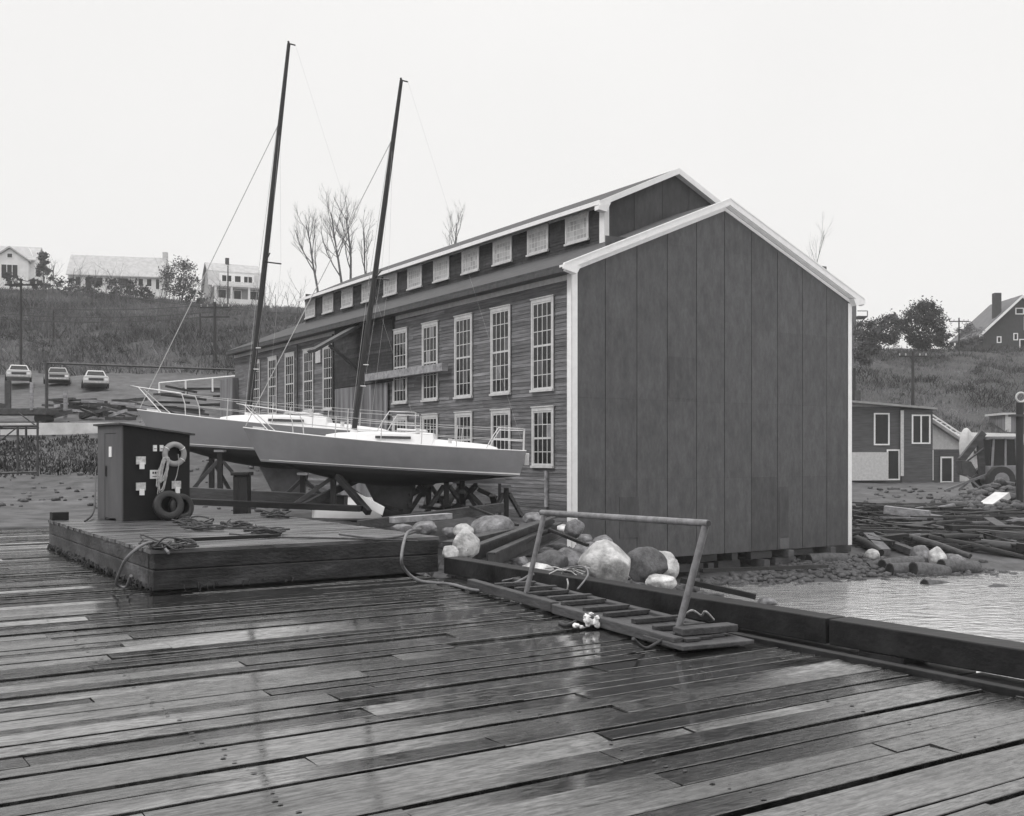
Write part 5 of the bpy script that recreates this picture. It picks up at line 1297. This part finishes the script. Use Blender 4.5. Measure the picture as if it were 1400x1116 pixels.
# brush: leafless scrub and rank grass covering both slopes
def brush(name, n, fx, hr, wr, label, mk='brush', seed=1):
    prr = random.Random(seed); m = MB()
    for k in range(n):
        x, y = fx(prr); dens = noise.noise(Vector((x*.07, y*.07, 3))) + .5*noise.noise(Vector((x*.25, y*.25, 8)))
        z = gz(x, y); h = prr.uniform(*hr)*(1+.9*dens)*(1-.6*sstep(165, 185, y)); w_ = prr.uniform(*wr); az = prr.uniform(0, 3.14); dx, dy = math.cos(az)*w_, math.sin(az)*w_
        lx, ly = prr.gauss(0, .45)*h, prr.gauss(0, .45)*h; h *= prr.uniform(.4, 1)
        m.add([(x-dx, y-dy, z-.1), (x+dx, y+dy, z-.1), (x+lx+dx*.25, y+ly+dy*.25, z+h), (x+lx-dx*.25, y+ly-dy*.25, z+h*.95)], [(0,1,2,3)], prr.uniform(-.5,.9) - dens*1.3)
    o = m.build(name, M[mk], fix=False); tag(o, label, 'brush', kind='stuff'); return o
def left_(r): D = 92 + 100*r.random()**.8; return (D*lerp(-.80, -.10, r.random()), D)
def right_(r): D = 88 + 68*r.random(); return (D*lerp(.26, .80, r.random()), D)
brush('brush', 130000, left_, (.35, 1.25), (.02, .06), 'tangled leafless brush covering the whole left hillside')
brush('hillside_grass', 80000, right_, (.2, .7), (.02, .06), 'rank winter grass and brush covering the right hillside', seed=2)
def berm(r): px = r.uniform(60, 306); D = min(53, 44.5 + 3*noise.noise(Vector((px*.03, 0, 0))) + 8*r.random()**.8); return ((px-CX)/F*D, D)
brush('bank_weeds', 9000, berm, (.05, .22), (.02, .07), 'dark weeds and dead grass on the bank below the pale wall', 'bank', seed=3)
def yard(r): px = r.uniform(480, 590); D = r.uniform(22.0, 25.5); return ((px-CX)/F*D, D)
brush('yard_weeds', 1500, yard, (.05, .22), (.01, .03), 'dead weeds along the ground behind the float', seed=4)

# ================================================================ AIR, LIGHT, CAMERA
hz = MB(); hz.box(-420, 420, -210, 520, -5.5, 62)
ho = hz.build('haze', M['dark']); hm = bpy.data.materials.new('haze_air'); hm.use_nodes = True
N = hm.node_tree.nodes; N.remove(N['Principled BSDF']); vp = N.new('ShaderNodeVolumePrincipled')
vp.inputs['Color'].default_value = (.97, .97, .97, 1); vp.inputs['Density'].default_value = HAZE = .0005
hm.node_tree.links.new(vp.outputs[0], N['Material Output'].inputs['Volume'])
ho.data.materials.clear(); ho.data.materials.append(hm); tag(ho, kind='stuff'); ho['label'] = 'thin grey haze filling the air over the yard'; ho['category'] = 'haze'

wd = bpy.data.worlds.new('World'); sc.world = wd; wd.use_nodes = True
N = wd.node_tree.nodes; L = wd.node_tree.links; bg = N['Background']
SUN_EL, SUN_AZ = 48, -120   # overcast glow, from behind left
sky = N.new('ShaderNodeTexSky'); sky.sky_type = 'NISHITA'; sky.sun_disc = False; sky.sun_elevation = R(SUN_EL); sky.sun_rotation = R(SUN_AZ)
sky.air_density = 1.0; sky.dust_density = 5.0
bwn = N.new('ShaderNodeRGBToBW'); L.new(sky.outputs[0], bwn.inputs[0])
tc = N.new('ShaderNodeTexCoord'); sp = N.new('ShaderNodeSeparateXYZ'); L.new(tc.outputs['Generated'], sp.inputs[0])
cr = N.new('ShaderNodeMapRange'); cr.interpolation_type = 'SMOOTHSTEP'
cr.inputs['From Min'].default_value = .42; cr.inputs['From Max'].default_value = 1.0; cr.inputs['To Min'].default_value = 9.05; cr.inputs['To Max'].default_value = 22.0
L.new(sp.outputs['Z'], cr.inputs['Value'])
cn = N.new('ShaderNodeTexNoise'); cn.inputs['Scale'].default_value = 1.7; cn.inputs['Detail'].default_value = 3; L.new(tc.outputs['Generated'], cn.inputs['Vector'])
cm = N.new('ShaderNodeMath'); cm.operation = 'MULTIPLY_ADD'; cm.inputs[1].default_value = 1.6; cm.inputs[2].default_value = -.8; L.new(cn.outputs['Fac'], cm.inputs[0])
ad = N.new('ShaderNodeMath'); ad.operation = 'MULTIPLY_ADD'; ad.inputs[1].default_value = .02; L.new(bwn.outputs[0], ad.inputs[0]); ca = N.new('ShaderNodeMath'); ca.operation = 'ADD'; L.new(cr.outputs[0], ca.inputs[0]); L.new(cm.outputs[0], ca.inputs[1]); L.new(ca.outputs[0], ad.inputs[2])
cmb = N.new('ShaderNodeVectorMath'); cmb.operation = 'SCALE'; cmb.inputs[0].default_value = (1.0, .99, .98); L.new(ad.outputs[0], cmb.inputs['Scale'])
L.new(cmb.outputs[0], bg.inputs['Color']); bg.inputs['Strength'].default_value = .1
sl = bpy.data.lights.new('sun', 'SUN'); sl.energy = 1.2; sl.angle = R(16); sl.color = (1, .99, .98)
so = bpy.data.objects.new('sun', sl); C.objects.link(so)
# light travels from the sun: direction vector toward the sun
az = R(SUN_AZ); el = R(SUN_EL); sd_ = Vector((math.sin(az)*math.cos(el), math.cos(az)*math.cos(el), math.sin(el)))
so.rotation_euler = sd_.to_track_quat('Z', 'Y').to_euler()

cam = bpy.data.cameras.new('camera'); co = bpy.data.objects.new('camera', cam); C.objects.link(co); sc.camera = co
co.location = (0, 0, EYE); co.rotation_euler = (R(90), 0, 0)
cam.sensor_fit = 'HORIZONTAL'; cam.sensor_width = 36; cam.lens = 36*F/977; cam.shift_x = -.0005; cam.shift_y = (HY-548)/977; cam.clip_end = 3000; cam.clip_start = .05
sc.view_settings.view_transform = 'Standard'; sc.view_settings.look = 'None'; sc.view_settings.exposure = 0; sc.view_settings.gamma = 1
sc.cycles.volume_bounces = 1; sc.cycles.use_denoising = True; sc.cycles.volume_step_rate = 10; sc.cycles.volume_max_steps = 32
